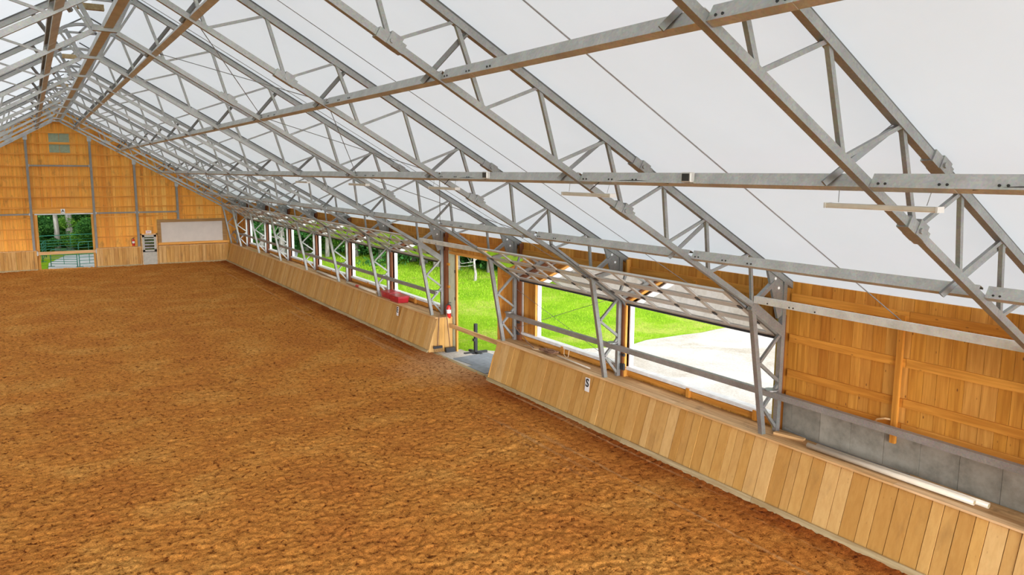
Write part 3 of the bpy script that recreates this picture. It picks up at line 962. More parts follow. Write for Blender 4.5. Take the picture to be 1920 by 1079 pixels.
M['steel2'] = steel('brace_steel', (0.19, 0.195, 0.19), 0.15, 0.65)
labels = {
    -1: 'nearest grey roof truss, its chords crossing the upper right of the picture',
    0: 'grey roof truss standing between the solid board bay and the nearest open window',
    1: 'grey roof truss standing between the two open windows nearest the viewer',
    2: 'grey roof truss with its leg on the near side of the side doorway',
    3: 'grey roof truss whose leg stands on the far side of the side doorway',
    4: 'grey roof truss with its leg beside the two red boxes on the ledge',
    5: 'grey roof truss standing between the red-striped pole and the plain white pole',
    6: 'grey roof truss standing between the third and fourth windows beyond the side doorway',
    7: 'grey roof truss standing between the fourth and fifth windows beyond the side doorway',
    8: 'grey roof truss standing between the two windows farthest from the viewer',
    9: 'grey roof truss at the outer edge of the farthest window',
    10: 'grey end truss framing the gable of the far wooden wall'}
t0 = thing('roof_truss', labels[-1], 'roof truss', (0, TY(-1), 0), group='roof trusses')
truss_parts(t0)
for n in range(0, 11):
    c = copy_tree(t0)
    c.location = (0, TY(n) if n < 10 else YFAR - 0.30, 0)
    c['label'] = labels[n]

# ------------------------------------------------------------------ purlins (channels), each line one thing made of lapped lengths
PUR = [(0.0, 8.81, 'brown-shaded steel purlin directly under the roof peak', 1), (0.89, 8.35, 'steel purlin on the right roof slope, next to the ridge', 1), (3.087, 7.10, 'steel purlin rising diagonally across the picture top, second from the ridge', 1),
       (5.31, 5.81, 'level-looking steel purlin carrying the hanging strip lights', 1), (7.597, 4.56, 'lowest steel purlin on the right slope, just above the raised glazed doors', 1),
       (-0.96, 8.33, 'brown-shaded steel purlin on the left slope, next to the ridge', -1), (-3.09, 7.10, 'second purlin on the left slope', -1), (-5.31, 5.81, 'third purlin on the left slope, outside the picture', -1), (-7.6, 4.56, 'lowest purlin on the left slope, outside the picture', -1)]
SLOPE = math.atan(0.572)
def channel(L, hgt, fl, sx, lip=0.02, th=0.006, tilt=0.0):
    # web at u=0, flanges towards +u
    o = [(0, -hgt / 2), (fl, -hgt / 2), (fl, -hgt / 2 + lip), (fl - th, -hgt / 2 + lip), (fl - th, -hgt / 2 + th), (th, -hgt / 2 + th),
         (th, hgt / 2 - th), (fl - th, hgt / 2 - th), (fl - th, hgt / 2 - lip), (fl, hgt / 2 - lip), (fl, hgt / 2), (0, hgt / 2)]
    b = MB(); b.profile([(sx * u, v_) for u, v_ in o], (0, 0, 0), (0, L, 0), (math.cos(tilt), 0, -sx * math.sin(tilt)), (sx * math.sin(tilt), 0, math.cos(tilt))); return b
for (px, pz, lab, sx) in PUR:
    hg = 0.145
    t = thing('roof_purlin', lab, 'purlin', (px - (0.02 * sx), 0, pz))
    fl = 0.17 if abs(px) < 0.5 else 0.15 if sx < 0 else 0.11 if px < 1 else 0.085
    if abs(px) < 1: hg = 0.13 if px < 0.5 else 0.10
    tl = SLOPE if abs(px) > 0.5 else 0.0
    tl = SLOPE if abs(px) > 0.5 else 0.0
    GAP = 0.046
    seg_me = channel(BAY - 2 * GAP, hg, fl, sx, tilt=tl).mesh('channel', 'purlin')
    lap_me = channel(0.80, hg + 0.002, fl + 0.002, sx, tilt=tl).mesh('lap_plate', 'purlin')
    bolt = MB()
    bolt.tube([(-sx * 0.006 - 0.018 * sx, 0, 0.0), (sx * 0.002 - 0.018 * sx, 0, 0.0)], 0.013, 8)
    bolt_me = bolt.mesh('bolt', 'darksteel')
    o = channel(TY(-1) - GAP - YB, hg, fl, sx, tilt=tl).build('channel', 'purlin', t); o.location = (0, YB, 0)
    for n in range(-1, 10):
        y = TY(n) + GAP
        if n == 9:
            o = channel(YFAR - 0.36 - y, hg, fl, sx, tilt=tl).build('channel', 'purlin', t); o.location = (0, y, 0)
        else:
            o = link_mesh('channel', seg_me, t, (0, y, 0))
        lp = link_mesh('lap_plate', lap_me, t, (-sx * 0.002, TY(n) - GAP - 0.80, 0))
        if -1 <= n <= 2 and 2 < px < 8:
            for yy in (0.12, 0.19, 0.62, 0.69, 1.2, 1.27):
                link_mesh('bolt', bolt_me, t, (-0.004 * sx, TY(n) - 1.4 + yy, -0.03))

# eave struts between knees (only where no window opens)
for (ya, yb, lab) in ((TY(-2), TY(-1), 'pale steel strut between truss knees at the right edge, nearest one'), (TY(-1), TY(0), 'pale steel strut between truss knees in front of the solid board wall'), (TY(2), TY(3), 'pale steel strut between truss knees above the side doorway'), (TY(9), YFAR - 0.3, 'short steel strut between truss knees in the far corner')):
    t = thing('eave_strut', lab, 'steel strut', (9.09, ya, 3.69))
    b = channel(yb - ya - 0.1, 0.125, 0.06, 1); o = b.build('strut_channel', 'strut', t); o.location = (0, 0.05, 0)
    for yy in (0.35, 0.8, 0.88, 1.3):
        if yy < yb - ya - 0.3:
            b = MB(); b.tube([(-0.006, yb - ya - yy, -0.03), (0.004, yb - ya - yy, -0.03)], 0.014, 8); b.build('bolt', 'darksteel', t)

# guard rail pipe along the windows
for (ya, yb, lab) in ((YB, TY(2) + 0.05, 'grey steel channel rail along the near windows and solid wall'), (TY(3) - 0.05, YFAR - 0.3, 'grey steel channel rail along the windows beyond the side doorway')):
    t = thing('guard_rail', lab, 'rail', (9.72, ya, 1.88))
    b = MB(); b.profile([(-0.05, -0.055), (0.05, -0.055), (0.05, -0.035), (-0.03, -0.035), (-0.03, 0.035), (0.05, 0.035), (0.05, 0.055), (-0.05, 0.055)], (0, 0, 0), (0, yb - ya, 0), (1, 0, 0), (0, 0, 1)); b.build('rail_channel', 'rail', t)
    for n in range(-1, 10):
        y = TY(n)
        if ya - 0.1 <= y <= yb + 0.1:
            b = MB(); b.tube([(0.02, y - ya + 0.0, 0.06), (0.02, y - ya, 0.085)], 0.12, 12); b.box(-0.03, 0.2, y - ya - 0.04, y - ya + 0.04, 0.045, 0.065)
            b.build('rail_saddle', 'steel', t)

# ridge conduit and small cross pieces
t = tag(MB().tube([(0.31, YB, 9.07), (0.31, YFAR - 0.1, 9.07)], 0.028, 8).build('ridge_pipe', 'alu'), 'thin pale pipe running just right of the ridge purlin', 'pipe')
for n in range(1, 10, 2):
    pass
sp_lab = ['short tan cross piece under the ridge, nearest the viewer at top left', 'short tan cross piece under the ridge, next one beyond the nearest', 'short tan cross piece under the ridge, third from the viewer', 'short tan cross piece under the ridge, deepest in the hall']
for i, y in enumerate((18.75, 27.1, 36.3, 45.5)):
    t = thing('ridge_spacer', sp_lab[i], 'spacer', (-0.2, y, 9.2), group='cross pieces under the ridge')
    b = MB(); b.box(-0.25, 0.25, -0.07, 0.07, -0.045, 0.0); b.build('spacer_base', 'oldwood', t)
    b = MB(); b.box(-0.25, 0.25, -0.02, 0.02, 0.0, 0.08); b.build('spacer_web', 'oldwood', t)

# brace cables
M['greyline'] = plain('grey_rope', (0.24, 0.24, 0.24), 0.9)
def cable(a, c, lab, r=0.008, name='brace_cable'):
    a = Vector(a); c = Vector(c)
    o = MB().tube([(0, 0, 0), c - a], r, 5).build(name, 'cable')
    o.location = a
    return tag(o, lab, 'cable')
pp = [(0.89, 'first'), (3.09, 'second'), (5.31, 'third'), (7.6, 'lowest')]
for (xa, na), (xb, nb_) in zip(pp, pp[1:]):
    cable((xa, TY(1), zin(xa) + .06), (xb, TY(2), zin(xb) + .06), 'thin steel brace cable rising away from the viewer between the %s and %s purlins' % (na, nb_))
    cable((xa, TY(2), zin(xa) + .06), (xb, TY(1), zin(xb) + .06), 'thin steel brace cable falling towards the viewer between the %s and %s purlins' % (na, nb_))
cable((9.95, TY(1) + 0.1, 3.0), (9.95, TY(2) - 0.1, 1.5), 'thin cable crossing the second window from high near end to low far end', 0.006)
cable((9.95, TY(2) - 0.1, 2.6), (9.95, TY(1) + 0.1, 1.4), 'thin cable crossing the second window from low near end to high far end', 0.006)
for i, (n, lab) in enumerate(((-1, 'grey rope line under the roof fabric between the two nearest trusses'), (0, 'thin rope line under the roof fabric, second bay from the viewer'), (1, 'thin rope line under the roof fabric, third bay from the viewer'), (2, 'thin rope line under the roof fabric above the side doorway bay'))):
    y = TY(n) + 2.3
    cable((0.4, y, 9.2 - .572 * 0.4), (9.9, y, 9.25 - .572 * 9.9), lab, 0.009 if n == -1 else 0.006, 'roof_line').data.materials[0] = M['greyline']

# hanging strip lights
names = {-1: 'hanging strip light nearest the viewer, below the third purlin', 0: 'hanging strip light, second from the viewer, below the third purlin', 1: 'hanging strip light, third from the viewer', 2: 'hanging strip light, fourth from the viewer', 3: 'hanging strip light, fifth from the viewer', 4: 'hanging strip light, sixth from the viewer', 5: 'hanging strip light, seventh from the viewer', 6: 'hanging strip light, eighth from the viewer', 7: 'hanging strip light deepest in the hall'}
proto = thing('strip_light', names[-1], 'hanging light', (5.31, TY(-1) - 0.14, 5.56), group='strip lights under the third purlin')
b = MB(); b.box(-0.05, 0.05, -0.57, 0.57, -0.025, 0.02); b.build('light_housing', 'fixture', proto, bevel=0.008)
b = MB(); b.box(-0.04, 0.04, -0.55, 0.55, -0.03, -0.025); b.build('diffuser', 'white', proto)
for s_ in (-1, 1):
    b = MB(); b.box(-0.054, 0.054, s_ * 0.57 - 0.01, s_ * 0.57 + 0.01, -0.03, 0.024); b.build('end_cap', 'alu', proto)
    b = MB(); b.tube([(0, s_ * 0.45, 0.03), (0.03, s_ * 0.47, 0.17)], 0.004, 5); b.build('hanging_wire', 'cable', proto)
for n in range(0, 8):
    c = copy_tree(proto); c.location = (5.31, TY(n) - 0.18, 5.56); c['label'] = names[n]
# supply cord drooping along the third purlin
for i, (y0, y1, lab) in enumerate(((TY(-1) - 1.9, TY(-1) - 1.0, 'black cord drooping in front of the third purlin at the right edge'), (TY(0) - 1.9, TY(0) - 0.5, 'grey cord drooping along the third purlin beside the second strip light'), (TY(1) - 1.9, TY(1) - 0.5, 'grey cord drooping along the third purlin beside the third strip light'))):
    pts = [(0, (y1 - y0) * k_ / 12, 0.03 * math.sin(math.pi * k_ / 12) - 0.05) for k_ in range(13)]
    if i: pts.append((0.0, y1 - y0 + 0.2, -0.16))
    o = MB().tube(pts, 0.007, 5).build('power_cord', 'darksteel'); o.location = (5.27, y0, 5.79)
    tag(o, lab, 'cord')
for n, lab in ((-1, 'grey junction box on the third purlin in the nearest bay'), (0, 'grey junction box on the third purlin beyond the second strip light'),):
    y = TY(n) + 1.0 if n else TY(0) - 2.3
    t = thing('junction_box', lab, 'junction box', (5.25, TY(0) - 2.25 if n == 0 else TY(1) - 1.95, 5.82))
    b = MB(); b.box(-0.04, 0.035, -0.08, 0.08, -0.06, 0.06); b.build('box_body', 'alu', t, bevel=0.01)
    b = MB(); b.box(-0.046, -0.04, -0.06, 0.06, -0.045, 0.045); b.build('box_cover', 'darksteel', t)

# ------------------------------------------------------------------ raised glazed overhead doors
SL = math.atan2(0.95, 1.40)
A0 = (10.02, 2.90)
def raised_door(L):
    """local: x along slope up/inwards, built with real coordinates relative to (A0, y centre)."""
    parts = []
    du = Vector((-math.cos(SL), 0, math.sin(SL)))
    nn = Vector((math.sin(SL), 0, math.cos(SL)))
    S_ = 0.56
    res = []
    for s_ in range(3):
        u0, u1 = s_ * (S_ + 0.012), s_ * (S_ + 0.012) + S_
        fr = MB(); la = MB()
        def bar(ua, ub, ya, yb, th=0.04):
            a = du * ua; c = du * ub
            P = [a + Vector((0, ya, 0)), c + Vector((0, ya, 0)), c + Vector((0, yb, 0)), a + Vector((0, yb, 0))]
            fr.poly(P, nn, th)
        bar(u0, u0 + (0.14 if s_ == 0 else 0.085), -L / 2, L / 2); bar(u1 - 0.085, u1, -L / 2, L / 2)
        for i in range(5):
            yc = -L / 2 + 0.05 + (L - 0.1) * i / 4
            bar(u0 + 0.085, u1 - 0.085, yc - 0.06, yc + 0.06, 0.038)
        panes = []
        for i in range(4):
            ya = -L / 2 + 0.05 + (L - 0.1) * i / 4 + 0.05; yb = -L / 2 + 0.05 + (L - 0.1) * (i + 1) / 4 - 0.05
            a = du * (u0 + 0.075); c = du * (u1 - 0.075)
            pm = MB(); pm.poly([a + Vector((0, ya, 0)), c + Vector((0, ya, 0)), c + Vector((0, yb, 0)), a + Vector((0, yb, 0))], nn, 0.006)
            panes.append(pm)
        res.append((fr, panes))
    hg = []
    for s_ in range(1, 3):
        for i in range(5):
            yc = -L / 2 + 0.05 + (L - 0.1) * i / 4
            h_ = MB(); c = du * (s_ * (S_ + 0.012) - 0.006) - nn * 0.028
            h_.poly([c + du * -0.05 + Vector((0, yc - 0.035, 0)), c + du * 0.05 + Vector((0, yc - 0.035, 0)), c + du * 0.05 + Vector((0, yc + 0.035, 0)), c + du * -0.05 + Vector((0, yc + 0.035, 0))], nn, 0.02)
            hg.append(h_)
    tracks = []
    for sy in (-1, 1):
        tk_ = MB()
        p0 = Vector((0.05, sy * (L / 2 + 0.06), 1.40 - A0[1])); p1 = Vector((0.05, sy * (L / 2 + 0.06), -0.35))
        p2 = Vector((0.0, sy * (L / 2 + 0.06), -0.08)); p3 = du * 0.12 + Vector((0, sy * (L / 2 + 0.06), 0)); p4 = du * 2.55 + Vector((0, sy * (L / 2 + 0.06), 0))
        pts = [p0, p1, p2, p3, p4]
        for a, c in zip(pts, pts[1:]):
            tk_.beam(a, c, 0.05, 0.05)
        tracks.append(tk_)
    return res, hg, tracks, du
def make_door(L, loc, label, win):
    t = thing('overhead_door', label, 'raised overhead door', loc, group='raised glazed overhead doors')
    res, hg, tracks, du = raised_door(L)
    for fr, panes in res:
        o = fr.build('door_section', 'alu', t)
        for pm in panes: pm.build('pane', 'glass', o)
    for h_ in hg: h_.build('hinge', 'darksteel', t)
    for tk_ in tracks: tk_.build('track', 'steel2', t)
    sh_ = MB(); sh_.tube([(-1.2, -L / 2 - 0.05, 1.02), (-1.2, L / 2 + 0.05, 1.02)], 0.014, 8)
    b = MB(); a = -Vector((math.sin(SL), 0, math.cos(SL))) * 0.03
    b.poly([a + du * 0.0 + Vector((0, -L / 2, 0)), a - du * 0.03 + Vector((0, -L / 2, 0)), a - du * 0.03 + Vector((0, L / 2, 0)), a + Vector((0, L / 2, 0))], (math.sin(SL), 0, math.cos(SL)), 0.05)
    b.build('bottom_seal', 'black', t)
    return t
dlab = {0: 'raised glazed overhead door nearest the viewer, beside the solid board wall bay', 1: 'raised glazed overhead door between the side doorway and the nearest one', 3: 'raised glazed overhead door directly beyond the side doorway, above the red boxes', 4: 'raised glazed overhead door above the white pole with a red stripe',
        5: 'raised glazed overhead door, third beyond the side doorway', 6: 'raised glazed overhead door, fourth beyond the side doorway', 7: 'raised glazed overhead door, second from the far end', 8: 'raised glazed overhead door deepest in the hall'}
Ld = BAY - 0.36
dp = make_door(Ld, (A0[0], TY(0) + BAY / 2, A0[1]), dlab[0], 1)
for n in (1, 3, 4, 5, 6, 7, 8):
    c = copy_tree(dp); c.location = (A0[0], TY(n) + BAY / 2, A0[1]); c['label'] = dlab[n]

# timber trims beside every column
tn = 0
M['brown'] = wood('dark_brown_stud', [(0.20, 0.07, 0.03, 1), (0.25, 0.09, 0.035, 1)], 2, 0.1)
for n in range(0, 10):
    y = TY(n)
    tn += 1
    zb_ = CAPZ - 0.06 if n != 3 else 0
    b = MB()
    b.box(9.98, 10.12, y + 0.05, y + 0.12, zb_, 3.3)
    if n > 0: b.box(9.98, 10.12, y - 0.12, y - 0.05, zb_, 3.3)
    o = struct(b.build('trim_%d' % tn, 'brown'))
    b = MB(); b.box(10.0, 10.11, y + 0.125, y + 0.17, zb_, 3.9)
    if n > 0: b.box(10.0, 10.11, y - 0.17, y - 0.125, zb_, 3.9)
    b.build('stud', ('yellow' if n == 0 else 'pine_v' if n == 1 else 'brown'), o)
# ------------------------------------------------------------------ doorway things
t = thing('door_bar', 'long pale wooden plank barring the side doorway', 'barrier', (9.95, 18.95, 0.85))
Lb = 3.6
b = MB(); b.box(-0.02, 0.02, 0, Lb, -0.07, 0.07); b.build('plank', 'cap', t, bevel=0.004)
b = MB(); b.box(-0.05, 0.05, Lb - 0.02, Lb + 0.04, -0.12, 0.1); b.build('bracket', 'darksteel', t)
M['cap_x'] = wood('pale_plank', [(0.78, 0.50, 0.24, 1), (0.74, 0.46, 0.21, 1)], 0, 0.2)
t = thing('door_bar', 'long wooden plank barring the far open doorway', 'barrier', (0.06, YFAR - 0.28, 0.98))
b = MB(); b.box(-1.5, 1.5, -0.02, 0.02, -0.09, 0.09); b.build('plank', 'cap_x', t)
b = MB(); b.box(-1.56, -1.5, -0.05, 0.12, -0.13, 0.13); b.box(1.5, 1.56, -0.05, 0.12, -0.13, 0.13); b.build('bracket', 'steel', t)
for (x0, y0, x1, y1, rz, lab) in ((9.55, 20.3, 10.9, 21.4, 0.12, 'grey rubber mat on the sill of the side doorway, farther one'), (9.42, 19.2, 10.7, 20.25, 0.05, 'grey rubber mat on the sill of the side doorway, nearer the S kick wall')):
    t = thing('floor_mat', lab, 'mat', ((x0 + x1) / 2, (y0 + y1) / 2, 0.0), rz)
    b = MB(); b.box(-(x1 - x0) / 2, (x1 - x0) / 2, -(y1 - y0) / 2, (y1 - y0) / 2, 0.0, 0.02); b.build('mat_sheet', 'mat', t, bevel=0.006)
b = MB(); b.box(9.26, 9.40, 18.6, 22.4, -0.06, 0.015); struct(b.build('trim_20', 'oldwood'))
b = MB(); b.box(9.4, 10.35, 18.62, 22.4, -0.12, -0.005); struct(b.build('floor_sill', 'gravel'))
# jump standard outside the doorway
t = thing('jump_stand', 'black upright stand with flat cross feet just outside the side doorway', 'stand', (10.55, 21.75, -0.04))
b = MB(); b.box(-0.05, 0.05, -0.05, 0.05, 0.0, 1.0); b.build('post', 'black', t, bevel=0.01)
b = MB(); b.box(-0.42, 0.42, -0.05, 0.05, 0.0, 0.07); b.build('foot', 'black', t)
b = MB(); b.box(-0.05, 0.05, -0.40, 0.40, 0.0, 0.07); b.build('foot', 'black', t)
b = MB(); b.box(-0.09, -0.05, -0.06, 0.06, 0.42, 0.5); b.build('jump_cup', 'darksteel', t)
# manure fork and broom leaning at the end of the far kick wall
t = thing('stable_fork', 'long-handled stable fork leaning at the end of the far kick wall', 'fork', (9.42, 22.28, 0))
b = MB(); b.tube([(0, 0, 0.22), (0.12, 0.1, 1.25)], 0.016, 8); b.build('handle', 'rope', t, True)
b = MB(); b.box(-0.16, 0.16, -0.05, 0.0, 0.16, 0.24)
for i in range(9): b.tube([(-0.15 + i * 0.0375, -0.02, 0.2), (-0.15 + i * 0.0375, -0.12, 0.03)], 0.006, 5)
b.build('fork_head', 'black', t)
t = thing('push_broom', 'black-headed push broom leaning beside the stable fork', 'broom', (9.86, 22.24, 0))
b = MB(); b.tube([(0, 0, 0.14), (-0.06, 0.14, 1.35)], 0.015, 8); b.build('handle', 'rope', t, True)
b = MB(); b.box(-0.17, 0.17, -0.05, 0.05, 0.09, 0.15); b.build('broom_block', 'darksteel', t)
b = MB(); b.box(-0.165, 0.165, -0.06, 0.06, 0.0, 0.09); b.build('bristles', 'black', t)
# red boxes
for (x, y, lab) in ((9.72, 26.05, 'red plastic box on the ledge, nearer the viewer'), (9.80, 27.05, 'red plastic box on the ledge, behind the other red box')):
    t = thing('storage_box', lab, 'box', (x, y, CAPZ - 0.01))
    b = MB()
    def bx(x_, y_, z_, s): return [(-x_ * s, -y_ * s, z_), (x_ * s, -y_ * s, z_), (x_ * s, y_ * s, z_), (-x_ * s, y_ * s, z_)]
    b.add(bx(0.22, 0.42, 0, 0.9) + bx(0.22, 0.42, 0.2, 1.0), [(0, 3, 2, 1), (4, 5, 6, 7), (0, 1, 5, 4), (1, 2, 6, 5), (2, 3, 7, 6), (3, 0, 4, 7)])
    b.build('box_body', 'red', t, bevel=0.02)
    b = MB(); b.box(-0.235, 0.235, -0.435, 0.435, 0.2, 0.245); b.build('lid', 'red', t, bevel=0.015)
    b = MB(); b.box(-0.245, -0.225, -0.1, 0.1, 0.15, 0.19); b.build('handle', 'redpaint', t)
# poles lying on the ledge
def pole(a, c, r, lab, mat='pvc', stripes=None):
    a = Vector(a); c = Vector(c)
    t = thing('jump_pole' if stripes else 'plastic_pipe', lab, 'pole', a)
    d = c - a
    b = MB(); b.tube([(0, 0, 0), d], r, 14, cap=True); b.build('pole_shaft', mat, t, True)
    b = MB(); e = d.normalized(); b.tube([-e * 0.001, -e * 0.003], r * 0.6, 12); b.build('open_end', 'oldwood', t)
    if stripes:
        for s0, s1 in stripes:
            b = MB(); b.tube([d * s0, d * s1], r * 1.02, 14, cap=False); b.build('red_stripe', 'redpaint', t, True)
    return t
pole((9.70, 5.45, CAPZ + 0.045), (9.66, 8.25, CAPZ + 0.045), 0.045, 'white plastic pipe on the near ledge, the one by the edge')
pole((9.80, 5.30, CAPZ + 0.033), (9.78, 8.15, CAPZ + 0.033), 0.045, 'white plastic pipe on the near ledge, the one by the concrete')
pole((9.62, 28.0, CAPZ + 0.055), (9.64, 31.4, CAPZ + 0.055), 0.05, 'white pole with a red stripe on the ledge beyond the red boxes', 'pvc', ((0.55, 0.66),))
pole((9.66, 32.6, CAPZ + 0.055), (9.70, 35.6, CAPZ + 0.055), 0.05, 'plain white pole on the ledge beyond the striped pole')
pole((9.70, 42.2, CAPZ + 0.055), (9.84, 44.6, CAPZ + 0.055), 0.05, 'pale pole on the ledge farthest from the viewer')
pole((9.70, 14.5, CAPZ + 0.02), (9.78, 16.0, CAPZ + 0.02), 0.018, 'thin white rod on the ledge under the second window')
# ropes and offcuts
t = thing('rope_coil', 'tangle of brown rope on the ledge under the second window', 'rope', (9.80, 16.4, CAPZ + 0.01))
rr = random.Random(5)
pts = []
for i in range(70):
    a = i * 0.55
    pts.append((0.11 * math.cos(a) + rr.uniform(-0.02, 0.02), 0.30 * math.sin(a * 0.63) + rr.uniform(-0.03, 0.03), 0.02 + 0.05 * abs(math.sin(a * 0.31))))
b = MB(); b.tube(pts, 0.016, 6); b.build('coil', 'rope', t, True)
b = MB(); b.tube([(-0.05, 0.3, 0.02), (-0.14, 0.55, 0.01), (-0.05, 0.8, 0.03), (-0.1, 1.1, 0.01)], 0.012, 6); b.build('loose_end', 'paleroll', t, True)
t = thing('hanging_rope', 'pale rope loop hanging from the second window sill', 'rope', (10.0, 15.75, SILL - 0.05))
b = MB(); b.tube([(0, 0.25, 0), (-0.03, 0.22, -0.14), (-0.04, 0.12, -0.2), (-0.04, 0.02, -0.18), (-0.03, 0.0, 0.0)], 0.012, 6); b.build('loop', 'paleroll', t, True)
t = tag(MB().tube([(0, 0, 0), (-0.05, -0.35, -0.12), (-0.12, -0.9, -0.30), (-0.14, -1.2, -0.36)], 0.014, 6).build('lead_rope', 'rope'), 'brown lead rope slanting down from the doorway column to the ledge', 'rope')
t.location = (9.85, 18.2, 1.55)
t = tag(MB().box(-0.05, 0.05, -0.28, 0.28, 0, 0.045).build('wood_offcut', 'cap'), 'short wooden offcut on the ledge at the near column', 'wood block'); t.location = (9.84, 8.78, CAPZ - 0.01); t.rotation_euler = (0, 0, 0.25)
t = tag(MB().tube([(0, 0, 0), (-0.03, -0.05, 0.05), (-0.03, -0.18, 0.1), (0, -0.26, 0.1)], 0.016, 6).build('wall_hook', 'cap'), 'small pale bent hook on the solid board wall above the rail', 'hook'); t.location = (10.05, 7.28, 1.84)
t = tag(MB().tube([(0, 0, 0), (0.0, -0.5, -0.06), (0.02, -1.2, -0.075), (0.02, -2.4, -0.08)], 0.012, 6).build('floor_cable', 'cable'), 'grey cable lying on the ledge against the concrete', 'cable'); t.location = (9.98, 9.0, CAPZ + 0.08)
# latch and chain hardware on the columns
for (y, lab) in ((TY(1), 'black latch hardware on the column between the two near windows'), (TY(2), 'black latch hardware on the column beside the side doorway')):
    t = thing('door_latch', lab, 'latch', (10.0, y - 0.12, 1.35))
    b = MB(); b.box(-0.05, 0.0, -0.07, 0.05, -0.05, 0.1); b.build('latch_body', 'black', t)
    b = MB(); b.box(-0.05, 0.0, -0.07, 0.02, 0.28, 0.34); b.build('latch_stop', 'black', t)
    b = MB(); b.tube([(-0.03, 0, 0.04), (-0.05, 0.4, 0.02), (-0.04, 0.7, 0.1)], 0.012, 6); b.build('latch_rod', 'cable', t)

# ------------------------------------------------------------------ outside: ground
struct(MB().box(-10.1, 10.1, YB, -3.9, -0.25, -0.03).build('floor_rear', 'sand'))
struct(MB().box(-80, 140, -60, 170, -0.6, -0.16).build('ground', 'lawn'))
def flat(name, pts, z, mat):
    b = MB(); n = len(pts); b.add([(x, y, z) for x, y in pts], [tuple(range(n))]); return struct(b.build(name, mat))
rr = random.Random(2)
edge = [(10.3, 22.6), (11.2, 22.4), (11.8, 21.6), (12.6, 20.8)] + [(13.5 + i * 0.9, 20.6 + rr.uniform(-0.18, 0.18) + 0.012 * i * i * 0.3) for i in range(14)] + [(26.5, 21.6), (28.5, 24.0), (33, 26.0), (60, 30)]
flat('road', [(10.3, -20), (60, -20)] + edge[::-1], -0.13, 'gravel')
k = NT('pale_yard'); v = k.coord(); n1 = k.noise(v, 1.5, 5)
k.l(k.ramp(n1, [(0.3, (0.44, 0.46, 0.48, 1)), (0.7, (0.58, 0.60, 0.61, 1))]), k.p.inputs['Base Color']); k.p.inputs['Roughness'].default_value = 0.9
M['yard'] = k.m
flat('yard', [(-1.0, 53.75), (14, 53.75), (16, 60), (6, 63.5), (0.2, 62.8), (-0.9, 58)], -0.10, 'yard')

# grass blades: uncountable, one object
def grass():
    rs = np.random.RandomState(4)
    V = []; Fc = []
    N = 110000
    x = 10.6 + (rs.rand(N) ** 1.3) * 22; y = 20.8 + rs.rand(N) * 32
    keep = (y > 20.9 + np.clip(x - 24, 0, 20) * 0.7) & ~((x < 13.0) & (y < 23.0)) & (y < 60 - 0.6 * x + 8)
    x = x[keep]; y = y[keep]
    n = len(x)
    sc = 1 + (y - 20) * 0.03
    h = (0.02 + rs.rand(n) * 0.06) * sc; w = 0.008 * sc; a = rs.rand(n) * math.pi; lx = (rs.rand(n) - .5) * 0.1 * sc; ly = (rs.rand(n) - .5) * 0.1 * sc
    co = np.zeros((n, 3, 3))
    co[:, 0] = np.stack([x - np.cos(a) * w, y - np.sin(a) * w, np.full(n, -0.17)], -1)
    co[:, 1] = np.stack([x + np.cos(a) * w, y + np.sin(a) * w, np.full(n, -0.17)], -1)
    co[:, 2] = np.stack([x + lx, y + ly, -0.16 + h], -1)
    me = bpy.data.meshes.new('grass')
    me.vertices.add(n * 3); me.vertices.foreach_set('co', co.ravel())
    me.loops.add(n * 3); me.loops.foreach_set('vertex_index', np.arange(n * 3))
    me.polygons.add(n); me.polygons.foreach_set('loop_start', np.arange(0, n * 3, 3))
    me.update(calc_edges=True); me.materials.append(M['blade'])
    o = bpy.data.objects.new('grass', me); COL.objects.link(o)
    tag(o, 'bright green rough lawn outside the open windows', 'grass', None, 'stuff')
grass()

# ------------------------------------------------------------------ outside: trees
def leaf_cloud(n, shape, seed, size):
    rs = np.random.RandomState(seed)
    P = shape(rs, n)
    d = rs.normal(size=(n, 3)); d /= np.linalg.norm(d, axis=1)[:, None]
    e = rs.normal(size=(n, 3)); e -= d * np.sum(d * e, 1)[:, None]; e /= np.linalg.norm(e, axis=1)[:, None]
    g = np.cross(d, e)
    s_ = size * (0.5 + rs.rand(n))[:, None]
    co = np.stack([P - e * s_ * 0.5, P + g * s_ * 0.35, P + e * s_ * 0.5, P - g * s_ * 0.35], 1)
    return co
def cloud_mesh(name, co, mat):
    n = len(co)
    me = bpy.data.meshes.new(name)
    me.vertices.add(n * 4); me.vertices.foreach_set('co', co.ravel())
    me.loops.add(n * 4); me.loops.foreach_set('vertex_index', np.arange(n * 4))
    me.polygons.add(n); me.polygons.foreach_set('loop_start', np.arange(0, n * 4, 4))
    me.update(calc_edges=True); me.materials.append(M[mat])
    return me
def conifer_shape(H_, R_, z0):
    def f(rs, n):
        t = rs.rand(n) ** 0.8
        z = z0 + (H_ - z0) * t
        nb_ = 60
        br = rs.randint(0, nb_, n)
        ang = br * 2.399
        zb = z0 + (H_ - z0) * (br / nb_)
        rad = R_ * (1 - br / nb_) ** 0.8 * rs.rand(n) ** 0.6
        z = zb - rad * 0.25 + rs.normal(size=n) * 0.13
        spread = rad * 0.28
        x = np.cos(ang) * rad + rs.normal(size=n) * spread; y = np.sin(ang) * rad + rs.normal(size=n) * spread
        return np.stack([x, y, z], -1)
    return f
